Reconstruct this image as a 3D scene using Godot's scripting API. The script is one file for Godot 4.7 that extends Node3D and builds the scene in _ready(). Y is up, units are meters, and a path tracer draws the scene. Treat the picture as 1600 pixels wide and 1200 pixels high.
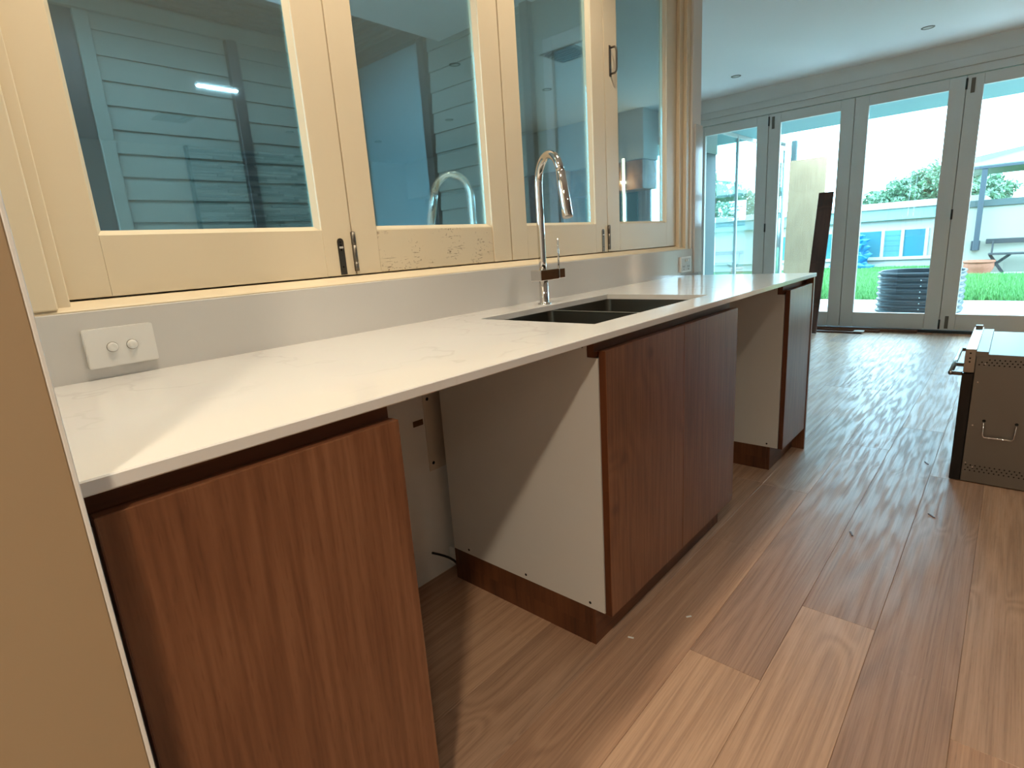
extends Node3D
# x: away from the window wall, y: up, u: along the bench away from the camera (z = -u); metres.

var M := {}
var seen_names := {}
var rng := RandomNumberGenerator.new()

# ------------------------------------------------------------------ helpers
func V(x: float, y: float, u: float) -> Vector3:
	return Vector3(x, y, -u)

func begin(smooth := false) -> SurfaceTool:
	var st := SurfaceTool.new()
	st.begin(Mesh.PRIMITIVE_TRIANGLES)
	st.set_smooth_group(0 if smooth else -1)
	return st

func vert(st: SurfaceTool, p: Vector3, uv: Vector2) -> void:
	st.set_uv(uv)
	st.add_vertex(p)

# a triangle / quad whose front looks along «out»
func tri(st: SurfaceTool, a: Vector3, b: Vector3, c: Vector3, out: Vector3, ta := Vector2.ZERO, tb := Vector2.ZERO, tc := Vector2.ZERO) -> void:
	if (b - a).cross(c - a).dot(out) > 0.0:
		vert(st, a, ta); vert(st, c, tc); vert(st, b, tb)
	else:
		vert(st, a, ta); vert(st, b, tb); vert(st, c, tc)

func quad(st: SurfaceTool, a: Vector3, b: Vector3, c: Vector3, d: Vector3, out: Vector3, ta := Vector2.ZERO, tb := Vector2.ZERO, tc := Vector2.ZERO, td := Vector2.ZERO) -> void:
	tri(st, a, b, c, out, ta, tb, tc)
	tri(st, a, c, d, out, ta, tc, td)

# box from lo to hi in (x, y, u), chamfered by e; uvs in metres; mode 0: v runs along y, 1: v runs along u, 2: v runs along x
func box(st: SurfaceTool, lo: Vector3, hi: Vector3, e := 0.0, mode := 0, off := Vector2.ZERO, flip := 1.0) -> void:
	var a := V(minf(lo.x, hi.x), minf(lo.y, hi.y), maxf(lo.z, hi.z))
	var b := V(maxf(lo.x, hi.x), maxf(lo.y, hi.y), minf(lo.z, hi.z))
	var c := (a + b) / 2.0
	var h := (b - a) / 2.0
	e = minf(e, minf(h.x, minf(h.y, h.z)) * 0.98)
	box_at(st, Transform3D(Basis(), c), h, e, mode, off, flip)

func box_at(st: SurfaceTool, t: Transform3D, h: Vector3, e := 0.0, mode := 0, off := Vector2.ZERO, flip := 1.0) -> void:
	var tex := func(p: Vector3, axis: int) -> Vector2:
		var q: Vector2
		if mode == 0:
			q = Vector2(p.z, p.y) if axis == 0 else (Vector2(p.x, p.z) if axis == 1 else Vector2(p.x, p.y))
		elif mode == 1:
			q = Vector2(p.y, p.z) if axis == 0 else (Vector2(p.x, p.z) if axis == 1 else Vector2(p.x, p.y))
		else:
			q = Vector2(p.z, p.y) if axis == 0 else (Vector2(p.z, p.x) if axis == 1 else Vector2(p.y, p.x))
		return Vector2(q.x * flip, q.y) + off
	for axis in 3:
		for s in [-1.0, 1.0]:
			var n := Vector3.ZERO
			n[axis] = s
			var i := (axis + 1) % 3
			var j := (axis + 2) % 3
			var p := []
			for k in [[-1, -1], [1, -1], [1, 1], [-1, 1]]:
				var q := Vector3.ZERO
				q[axis] = s * h[axis]
				q[i] = k[0] * (h[i] - e)
				q[j] = k[1] * (h[j] - e)
				p.append(q)
			quad(st, t * p[0], t * p[1], t * p[2], t * p[3], t.basis * n, tex.call(p[0], axis), tex.call(p[1], axis), tex.call(p[2], axis), tex.call(p[3], axis))
	if e <= 0.0:
		return
	for axis in 3:   # edges along axis
		var i := (axis + 1) % 3
		var j := (axis + 2) % 3
		for si in [-1.0, 1.0]:
			for sj in [-1.0, 1.0]:
				var p := []
				for k in [[-1.0, 0], [1.0, 0], [1.0, 1], [-1.0, 1]]:
					var q := Vector3.ZERO
					q[axis] = k[0] * (h[axis] - e)
					q[i] = si * (h[i] - (e if k[1] == 1 else 0.0))
					q[j] = sj * (h[j] - (0.0 if k[1] == 1 else e))
					p.append(q)
				var n := Vector3.ZERO
				n[i] = si
				n[j] = sj
				quad(st, t * p[0], t * p[1], t * p[2], t * p[3], t.basis * n, tex.call(p[0], i), tex.call(p[1], i), tex.call(p[2], i), tex.call(p[3], i))
	for sx in [-1.0, 1.0]:
		for sy in [-1.0, 1.0]:
			for sz in [-1.0, 1.0]:
				var s := Vector3(sx, sy, sz)
				tri(st, t * (s * (h - Vector3(0, e, e))), t * (s * (h - Vector3(e, 0, e))), t * (s * (h - Vector3(e, e, 0))), t.basis * s)

# a bar of rectangular section between two points
func bar(st: SurfaceTool, p: Vector3, q: Vector3, w: float, d: float, e := 0.0, side := Vector3.UP) -> void:
	var y := (q - p).normalized()
	if absf(y.dot(side)) > 0.98:
		side = Vector3.RIGHT
	var x := y.cross(side).normalized()
	var z := x.cross(y)
	box_at(st, Transform3D(Basis(x, y, z), (p + q) / 2.0), Vector3(w / 2, (q - p).length() / 2, d / 2), e)

func tube(st: SurfaceTool, pts: Array, r, seg := 12, caps := true) -> void:
	var n := pts.size()
	var rings := []
	var ref := Vector3.UP
	for i in n:
		var t: Vector3 = (pts[mini(i + 1, n - 1)] - pts[maxi(i - 1, 0)]).normalized()
		if i == 0 and absf(t.dot(ref)) > 0.9:
			ref = Vector3.RIGHT
		var x := t.cross(ref).normalized()
		ref = x.cross(t).normalized()
		var ring := []
		var rad: float = r[i] if r is Array else r
		for k in seg:
			var a := TAU * k / seg
			ring.append(pts[i] + (x * cos(a) + ref * sin(a)) * rad)
		rings.append(ring)
	skin(st, rings, pts)
	if caps:
		for e in [0, n - 1]:
			var out: Vector3 = (pts[0] - pts[1]) if e == 0 else (pts[n - 1] - pts[n - 2])
			for k in seg:
				tri(st, pts[e], rings[e][k], rings[e][(k + 1) % seg], out)

# joins closed rings; faces look away from the given centre of each ring (inward if inside)
func skin(st: SurfaceTool, rings: Array, mids: Array, inside := false, closed := true) -> void:
	for i in rings.size() - 1:
		var m: int = rings[i].size()
		for k in (m if closed else m - 1):
			var l := (k + 1) % m
			var a: Vector3 = rings[i][k]
			var b: Vector3 = rings[i][l]
			var c: Vector3 = rings[i + 1][l]
			var d: Vector3 = rings[i + 1][k]
			var mid: Vector3 = (a + b + c + d) / 4.0 - (mids[i] + mids[i + 1]) / 2.0
			var nn := (c - a).cross(d - b)
			if nn.dot(mid) < 0:
				nn = -nn
			if inside:
				nn = -nn
			var v0 := float(i)
			quad(st, a, b, c, d, nn, Vector2(k, v0), Vector2(k + 1, v0), Vector2(k + 1, v0 + 1), Vector2(k, v0 + 1))

# profile of (radius, height) turned about a vertical axis at c
func lathe(st: SurfaceTool, c: Vector3, prof: Array, seg := 24, axis := Vector3.UP) -> void:
	var x := axis.cross(Vector3.FORWARD if absf(axis.z) < 0.9 else Vector3.UP).normalized()
	var z := axis.cross(x).normalized()
	for i in prof.size() - 1:
		var p: Vector2 = prof[i]
		var q: Vector2 = prof[i + 1]
		var dir := Vector2(q.y - p.y, p.x - q.x)   # outward when the profile runs upwards
		for k in seg:
			var a := TAU * k / seg
			var b := TAU * (k + 1) / seg
			var ea := x * cos(a) + z * sin(a)
			var eb := x * cos(b) + z * sin(b)
			var em := (ea + eb).normalized()
			quad(st, c + ea * p.x + axis * p.y, c + eb * p.x + axis * p.y, c + eb * q.x + axis * q.y, c + ea * q.x + axis * q.y, em * dir.x + axis * dir.y, Vector2(float(k) / seg, p.y), Vector2(float(k + 1) / seg, p.y), Vector2(float(k + 1) / seg, q.y), Vector2(float(k) / seg, q.y))

# closed polygon of (a, b) pushed along a third axis: make(a, b, t) places a corner
func prism(st: SurfaceTool, poly: PackedVector2Array, make: Callable, t0: float, t1: float) -> void:
	var n := poly.size()
	var mid := Vector2.ZERO
	for p in poly:
		mid += p / n
	var along: Vector3 = (make.call(mid.x, mid.y, t1) - make.call(mid.x, mid.y, t0)).normalized()
	var cw := Geometry2D.is_polygon_clockwise(poly)
	for i in n:
		var p := poly[i]
		var q := poly[(i + 1) % n]
		var d := q - p
		var o := Vector2(d.y, -d.x) * (-1.0 if cw else 1.0)
		var out: Vector3 = make.call(p.x + o.x, p.y + o.y, t0) - make.call(p.x, p.y, t0)
		var l := d.length()
		quad(st, make.call(p.x, p.y, t0), make.call(q.x, q.y, t0), make.call(q.x, q.y, t1), make.call(p.x, p.y, t1), out, Vector2(0, t0), Vector2(l, t0), Vector2(l, t1), Vector2(0, t1))
	var idx := Geometry2D.triangulate_polygon(poly)
	for k in range(0, idx.size(), 3):
		for e in [[t0, -along], [t1, along]]:
			tri(st, make.call(poly[idx[k]].x, poly[idx[k]].y, e[0]), make.call(poly[idx[k + 1]].x, poly[idx[k + 1]].y, e[0]), make.call(poly[idx[k + 2]].x, poly[idx[k + 2]].y, e[0]), e[1], poly[idx[k]], poly[idx[k + 1]], poly[idx[k + 2]])

func rounded(cx: float, cy: float, hx: float, hy: float, r: float, seg := 5) -> PackedVector2Array:
	var out := PackedVector2Array()
	for q in 4:
		var sx := 1.0 if q in [0, 3] else -1.0
		var sy := 1.0 if q in [0, 1] else -1.0
		for i in seg + 1:
			var a := PI / 2 * (q + float(i) / seg)
			out.append(Vector2(cx + sx * (hx - r) + cos(a) * r, cy + sy * (hy - r) + sin(a) * r))
	return out

func numbered(called: String) -> String:
	var n: int = seen_names.get(called, 0)
	seen_names[called] = n + 1
	return called if n == 0 else "%s_%03d" % [called, n]

func obj(called: String, st, m: Material, parent: Node = self) -> MeshInstance3D:
	var o := MeshInstance3D.new()
	o.name = numbered(called) if parent == self else called
	if st is SurfaceTool:
		st.generate_normals()
		if m != null and m is BaseMaterial3D and m.normal_enabled:
			st.generate_tangents()
		o.mesh = st.commit()
	else:
		o.mesh = st
	o.material_override = null
	for i in o.mesh.get_surface_count():
		o.set_surface_override_material(i, m)
	parent.add_child(o, true)
	return o

func tag(o: Node, label: String, category: String, group := "", kind := "") -> Node:
	o.set_meta("label", label)
	o.set_meta("category", category)
	if group:
		o.set_meta("group", group)
	if kind:
		o.set_meta("kind", kind)
	return o

func thing(called: String, label: String, category: String, at := Vector3.ZERO, group := "", kind := "") -> Node3D:
	var o := Node3D.new()
	o.name = numbered(called)
	add_child(o)
	o.position = at
	tag(o, label, category, group, kind)
	return o

# one box as one part
func part(called: String, parent: Node, lo: Vector3, hi: Vector3, m: Material, e := 0.0, mode := 0, off := Vector2.ZERO) -> MeshInstance3D:
	var st := begin()
	box(st, lo, hi, e, mode, off)
	return obj(called, st, m, parent)

func mat(called: String, c: Color, rough := 0.6, metal := 0.0, spec := 0.5) -> StandardMaterial3D:
	var m := StandardMaterial3D.new()
	m.resource_name = called
	m.albedo_color = c
	m.roughness = rough
	m.metallic = metal
	m.metallic_specular = spec
	return m

# ------------------------------------------------------------------ textures
func noise_bytes(w: int, h: int, lw: int, lh: int, sd: int, freq: float, oct := 3) -> PackedByteArray:
	var n := FastNoiseLite.new()
	n.seed = sd
	n.noise_type = FastNoiseLite.TYPE_SIMPLEX_SMOOTH
	n.frequency = freq
	n.fractal_octaves = oct
	var im := n.get_seamless_image(lw, lh)
	im.convert(Image.FORMAT_L8)
	im.resize(w, h, Image.INTERPOLATE_CUBIC)
	return im.get_data()

# timber: grain runs along v
func wood(w: int, h: int, sd: int, dark: Color, mid: Color, light: Color, rings := 9.0, ring_share := 0.5, fine_share := 0.35, knots := 0) -> ImageTexture:
	var big := noise_bytes(w, h, w / 4, h / 32, sd, 0.016, 2)
	var fine := noise_bytes(w, h, w, h / 32, sd + 1, 0.12, 3)
	var hair := noise_bytes(w, h, w, h / 12, sd + 2, 0.35, 2)
	var data := PackedByteArray()
	data.resize(w * h * 3)
	var r := RandomNumberGenerator.new()
	r.seed = sd
	var kn := []
	for k in knots:
		kn.append(Vector2(r.randf_range(0.15, 0.85) * w, r.randf_range(0.1, 0.9) * h))
	for y in h:
		for x in w:
			var i := y * w + x
			var b := big[i] / 255.0
			var warp := 0.0
			var spot := 0.0
			for k in kn:
				var dx: float = (x - k.x) / (w * 0.10)
				var dy: float = (y - k.y) / (h * 0.05)
				var dd := dx * dx + dy * dy
				if dd < 9.0:
					warp += exp(-dd) * 0.22
					spot += exp(-dd * 30.0)
			var ph := (b + warp) * rings + float(x) / w * 1.0
			var ring := absf(fposmod(ph, 1.0) * 2.0 - 1.0)
			ring = ring * ring * (3.0 - 2.0 * ring)
			var t := ring * ring_share + (fine[i] / 255.0) * fine_share + b * (1.0 - ring_share - fine_share)
			t -= maxf(0.0, 0.38 - hair[i] / 255.0) * 0.9
			t = clampf(t - spot * 0.6, 0.0, 1.0)
			var c := dark.lerp(mid, t * 2.0) if t < 0.5 else mid.lerp(light, t * 2.0 - 1.0)
			data[i * 3] = int(clampf(c.r, 0, 1) * 255)
			data[i * 3 + 1] = int(clampf(c.g, 0, 1) * 255)
			data[i * 3 + 2] = int(clampf(c.b, 0, 1) * 255)
	return ImageTexture.create_from_image(Image.create_from_data(w, h, false, Image.FORMAT_RGB8, data))

func noise_tex(sd: int, freq: float, oct: int, a: Color, b: Color, lo := 0.0, hi := 1.0, size := 512, warp := 0.0) -> NoiseTexture2D:
	var n := FastNoiseLite.new()
	n.seed = sd
	n.frequency = freq
	n.fractal_octaves = oct
	if warp > 0.0:
		n.domain_warp_enabled = true
		n.domain_warp_amplitude = warp
		n.domain_warp_frequency = freq
	var t := NoiseTexture2D.new()
	t.width = size
	t.height = size
	t.seamless = true
	t.noise = n
	var g := Gradient.new()
	g.offsets = PackedFloat32Array([lo, hi])
	g.colors = PackedColorArray([a, b])
	t.color_ramp = g
	return t

func veins(sd: int) -> ImageTexture:
	var w := 1024
	var a := noise_bytes(w, w, 512, 512, sd, 0.006, 5)
	var b := noise_bytes(w, w, 512, 512, sd + 1, 0.004, 2)
	var data := PackedByteArray()
	data.resize(w * w * 3)
	for i in w * w:
		var t := maxf(0.0, 1.0 - absf(a[i] / 255.0 - 0.5) * 26.0) * clampf((b[i] / 255.0 - 0.45) * 3.0, 0.0, 1.0)
		var soft := clampf((b[i] / 255.0 - 0.5) * 1.2, 0.0, 1.0) * 0.10
		var k := t * 0.17 + soft
		data[i * 3] = int(255 * lerpf(0.865, 0.63, k))
		data[i * 3 + 1] = int(255 * lerpf(0.855, 0.61, k))
		data[i * 3 + 2] = int(255 * lerpf(0.845, 0.59, k))
	return ImageTexture.create_from_image(Image.create_from_data(w, w, false, Image.FORMAT_RGB8, data))

func flaky_paint(sd: int) -> ImageTexture:   # old paint on a rail: long cracks and lifted flakes
	var w := 512
	var h := 256
	var a := noise_bytes(w, h, 32, 256, sd, 0.05, 3)
	var b := noise_bytes(w, h, 256, 128, sd + 1, 0.02, 4)
	var c := noise_bytes(w, h, 512, 256, sd + 2, 0.09, 3)
	var data := PackedByteArray()
	data.resize(w * h * 3)
	var base := Color(0.86, 0.80, 0.69)
	var bare := Color(0.33, 0.25, 0.17)
	for i in w * h:
		var crack := clampf(1.0 - absf(a[i] / 255.0 - 0.5) * 30.0, 0.0, 1.0) * clampf((b[i] / 255.0 - 0.5) * 6.0, 0.0, 1.0)
		var spot := clampf((c[i] / 255.0 - 0.76) * 9.0, 0.0, 1.0) * clampf((b[i] / 255.0 - 0.42) * 5.0, 0.0, 1.0)
		var k := base.lerp(bare, clampf(crack * 0.65 + spot * 0.75, 0, 0.9))
		data[i * 3] = int(k.r * 255)
		data[i * 3 + 1] = int(k.g * 255)
		data[i * 3 + 2] = int(k.b * 255)
	return ImageTexture.create_from_image(Image.create_from_data(w, h, false, Image.FORMAT_RGB8, data))

func textured(m: StandardMaterial3D, t: Texture2D, scale := Vector3.ONE) -> StandardMaterial3D:
	m.albedo_color = Color.WHITE
	m.albedo_texture = t
	m.uv1_scale = scale
	return m

func glass(called: String, tint: Color, alpha := 0.02) -> StandardMaterial3D:
	var m := mat(called, Color(tint.r, tint.g, tint.b, alpha), 0.0)
	m.transparency = BaseMaterial3D.TRANSPARENCY_ALPHA
	return m

# glass with an added coat: strengthens reflections, the rest of the light passes
func boost_coated(called: String, tint: Color, share: float) -> StandardMaterial3D:
	var m := mat(called, Color(tint.r, tint.g, tint.b, share), 0.02, 1.0)
	m.transparency = BaseMaterial3D.TRANSPARENCY_ALPHA
	var im := Image.create(4, 4, false, Image.FORMAT_RGB8)
	im.fill(Color.WHITE)
	m.albedo_texture = ImageTexture.create_from_image(im)
	return m

func materials() -> void:
	M.wall = mat("wall_paint", Color(0.87, 0.865, 0.85), 0.85)
	M.ceiling = mat("ceiling_paint", Color(0.90, 0.905, 0.91), 0.9)
	M.cream = mat("cream_gloss_paint", Color(0.87, 0.81, 0.70), 0.38)
	M.white_paint = mat("white_gloss_paint", Color(0.80, 0.79, 0.77), 0.4)
	M.flaky = textured(mat("flaking_cream_paint", Color.WHITE, 0.6), flaky_paint(5), Vector3(1.9, 3.2, 1))
	M.stone = textured(mat("white_stone", Color.WHITE, 0.13), veins(11), Vector3(0.9, 0.9, 0.9))
	M.stone.uv1_triplanar = true
	M.splash = mat("white_stone_upstand", Color(0.80, 0.79, 0.775), 0.09)
	M.panel = mat("white_laminate_edge", Color(0.90, 0.895, 0.88), 0.4)
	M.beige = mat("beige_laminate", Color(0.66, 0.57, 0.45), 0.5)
	M.carcass = mat("white_laminate", Color(0.80, 0.79, 0.77), 0.45)
	var dk := Color(0.36, 0.215, 0.135)
	var md := Color(0.46, 0.295, 0.195)
	var lt := Color(0.55, 0.38, 0.27)
	M.door = textured(mat("timber_laminate", Color.WHITE, 0.34), wood(512, 1024, 21, dk, md, lt, 5.0, 0.18, 0.60, 3), Vector3(1.25, 0.62, 1))
	M.edge = textured(mat("timber_edge", Color.WHITE, 0.5), wood(128, 256, 31, Color(0.25, 0.13, 0.06), Color(0.36, 0.19, 0.085), Color(0.42, 0.23, 0.11), 4.0, 0.3, 0.4), Vector3(2, 1, 1))
	M.kick = textured(mat("timber_kick", Color.WHITE, 0.5), wood(128, 256, 32, Color(0.26, 0.14, 0.07), Color(0.38, 0.22, 0.12), Color(0.46, 0.28, 0.16), 4.0, 0.3, 0.4), Vector3(2, 1, 1))
	M.floor = []
	var tones := [[Color(0.544, 0.421, 0.336), Color(0.659, 0.526, 0.427), Color(0.732, 0.594, 0.491)], [Color(0.585, 0.453, 0.363), Color(0.700, 0.563, 0.454), Color(0.773, 0.631, 0.518)], [Color(0.503, 0.390, 0.319), Color(0.607, 0.479, 0.394), Color(0.680, 0.548, 0.458)], [Color(0.554, 0.421, 0.327), Color(0.673, 0.521, 0.413), Color(0.751, 0.605, 0.482)]]
	var scuff := noise_tex(71, 0.012, 5, Color(0.42, 0.42, 0.42), Color(0.60, 0.60, 0.60), 0.35, 0.7, 512, 20.0)
	for i in 4:
		var fm := textured(mat("floor_board_%d" % i, Color.WHITE, 1.0), wood(256, 1024, 41 + 7 * i, tones[i][0], tones[i][1], tones[i][2], [5.0, 3.0, 6.0, 2.5][i], 0.30, 0.52), Vector3.ONE)
		fm.roughness_texture = scuff
		fm.clearcoat_enabled = true
		fm.clearcoat = 0.12
		fm.clearcoat_roughness = 0.42
		M.floor.append(fm)
	M.seam = mat("board_joint", Color(0.30, 0.21, 0.15), 0.9)
	M.steel = mat("brushed_steel", Color(0.62, 0.60, 0.57), 0.28, 1.0)
	M.sink = mat("sink_steel", Color(0.52, 0.51, 0.48), 0.28, 1.0)
	M.chrome = mat("chrome", Color(0.86, 0.85, 0.84), 0.05, 1.0)
	M.galv = mat("galvanised_sheet", Color(0.50, 0.48, 0.45), 0.42, 0.9)
	M.nickel = mat("worn_nickel", Color(0.42, 0.40, 0.37), 0.35, 0.9)
	M.black = mat("black_gloss", Color(0.02, 0.02, 0.022), 0.12)
	M.dark = mat("black_hole", Color(0.015, 0.013, 0.012), 0.9)
	M.plastic = mat("white_plastic", Color(0.88, 0.875, 0.86), 0.3)
	M.plastic_grey = mat("pale_grey_plastic", Color(0.74, 0.735, 0.72), 0.35)
	M.pane = glass("clear_pane", Color(0.9, 0.97, 0.97))
	M.boost_coat = boost_coated("boost_coated_pane", Color(0.84, 0.98, 1.0), 0.44)  # added mirror share makes reflections in the kitchen panes stronger
	M.boost_coat_out = boost_coated("reflective_pane", Color(0.70, 0.86, 0.88), 0.5)
	M.slat = mat("black_batten", Color(0.24, 0.23, 0.23), 0.6)
	M.slat_back = mat("black_lining", Color(0.015, 0.015, 0.015), 0.9)
	M.board = mat("weatherboard_paint", Color(0.49, 0.52, 0.48), 0.6)
	M.dark_frame = mat("charcoal_frame", Color(0.17, 0.20, 0.21), 0.4)
	M.stack = mat("stacked_stone", Color(0.58, 0.57, 0.55), 0.85)
	M.oak = textured(mat("cabinet_timber", Color.WHITE, 0.45), wood(256, 512, 61, Color(0.50, 0.32, 0.19), Color(0.62, 0.42, 0.27), Color(0.70, 0.50, 0.34), 5.0, 0.35, 0.4), Vector3(1, 0.8, 1))
	M.teal = mat("teal_glass_panel", Color(0.24, 0.52, 0.50), 0.15)
	M.ply = textured(mat("plywood", Color.WHITE, 0.7), wood(256, 512, 81, Color(0.54, 0.42, 0.31), Color(0.60, 0.475, 0.36), Color(0.64, 0.52, 0.40), 4.0, 0.2, 0.4, 2), Vector3(1, 1, 1))
	M.walnut = textured(mat("dark_timber", Color.WHITE, 0.5), wood(128, 512, 91, Color(0.22, 0.13, 0.10), Color(0.30, 0.185, 0.145), Color(0.37, 0.235, 0.185), 4.0, 0.4, 0.4), Vector3(2, 1, 1))
	M.concrete = textured(mat("concrete", Color.WHITE, 0.9), noise_tex(101, 0.02, 5, Color(0.80, 0.79, 0.77), Color(0.90, 0.89, 0.87)), Vector3(0.4, 0.4, 0.4))
	M.concrete.uv1_triplanar = true
	M.court_ground = mat("unseen_dark_ground", Color(0.30, 0.30, 0.29), 0.9)  # unseen ground, kept dark to cut light bounced onto the ceiling
	M.lawn = mat("lawn_soil", Color(0.20, 0.38, 0.16), 0.95)
	M.out_white = mat("white_render", Color(0.66, 0.66, 0.65), 0.8)
	M.out_blue = mat("pale_blue_board", Color(0.42, 0.54, 0.55), 0.6)
	M.out_glass = mat("blue_window_glass", Color(0.18, 0.42, 0.48), 0.08)
	M.out_wall = mat("pale_render", Color(0.52, 0.515, 0.465), 0.85)
	M.out_band = mat("grey_green_band", Color(0.21, 0.27, 0.27), 0.7)
	M.out_grey = mat("grey_blue_metal", Color(0.14, 0.19, 0.225), 0.5)
	M.tank = mat("slate_blue_steel", Color(0.12, 0.155, 0.19), 0.4)
	M.tarp = mat("blue_tarpaulin", Color(0.02, 0.40, 0.58), 0.35)
	M.terra = textured(mat("terracotta", Color.WHITE, 0.8), noise_tex(111, 0.03, 4, Color(0.47, 0.25, 0.17), Color(0.60, 0.38, 0.28)), Vector3(2, 2, 2))
	M.bench_wood = mat("grey_weathered_timber", Color(0.10, 0.125, 0.14), 0.7)
	M.canvas = mat("pale_green_canvas", Color(0.40, 0.45, 0.385), 0.8)
	M.canvas.backlight_enabled = true
	M.canvas.backlight = Color(0.3, 0.35, 0.3)
	M.bark = mat("bark", Color(0.25, 0.19, 0.14), 0.9)
	M.leaf = mat("leaf", Color(1, 1, 1), 0.6)
	M.leaf.vertex_color_use_as_albedo = true
	M.leaf.cull_mode = BaseMaterial3D.CULL_DISABLED
	M.leaf.backlight_enabled = true
	M.leaf.backlight = Color(0.25, 0.4, 0.15)
	M.cable = mat("black_cable", Color(0.03, 0.03, 0.03), 0.5)
	M.patch = mat("plasterboard_patch", Color(0.80, 0.755, 0.70), 0.8)

func lamp_material(called: String, c: Color, e: float) -> StandardMaterial3D:
	var m := mat(called, c, 0.4)
	m.emission_enabled = true
	m.emission = c
	m.emission_energy_multiplier = e
	return m

# ------------------------------------------------------------------ scene
const D := 6.683        # inner face of the folding doors
const H := 2.545        # ceiling
const HB := 0.8596      # top of the bench
const TH := 0.0175
const WARM := Color(1.0, 0.925, 0.81)

func _ready() -> void:
	rng.seed = 7
	# --- camera, sky, sun, exposure
	var cam := Camera3D.new()
	cam.name = "camera"
	var r := Vector3(0.74914313, -0.06525563, -0.65918606)
	var up := Vector3(-0.10871851, 0.96952858, -0.21953274)
	var f := Vector3(-0.65342547, -0.23612717, -0.71922118)
	cam.transform = Transform3D(Basis(r, up, -f).orthonormalized(), V(1.337, 1.0582, 0.0))
	cam.fov = rad_to_deg(2.0 * atan(600.0 / 867.75))
	cam.near = 0.02
	add_child(cam)
	cam.current = true
	var env := Environment.new()
	env.background_mode = Environment.BG_SKY
	var sky := Sky.new()
	var sm := ProceduralSkyMaterial.new()
	sm.sky_top_color = Color(0.71, 0.91, 1.0)
	sm.sky_horizon_color = Color(0.70, 0.91, 1.0)
	sm.ground_bottom_color = Color(0.5, 0.53, 0.55)
	sm.ground_horizon_color = Color(0.8, 0.85, 0.88)
	sm.sky_energy_multiplier = 3.3
	sm.ground_energy_multiplier = 1.0
	sky.sky_material = sm
	env.sky = sky
	env.ambient_light_source = Environment.AMBIENT_SOURCE_SKY
	env.tonemap_mode = Environment.TONE_MAPPER_LINEAR
	env.tonemap_exposure = 1.1
	env.sdfgi_enabled = true
	env.ssao_enabled = true
	env.ssil_enabled = true
	var we := WorldEnvironment.new()
	we.name = "world"
	we.environment = env
	add_child(we)
	materials()
	shell()
	windows()
	folding_doors()
	bench_run()
	sink_and_tap()
	switches()
	oven()
	loose_boards()
	debris()
	room_beyond()
	ceiling_lights()
	courtyard()
	garden()

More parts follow.
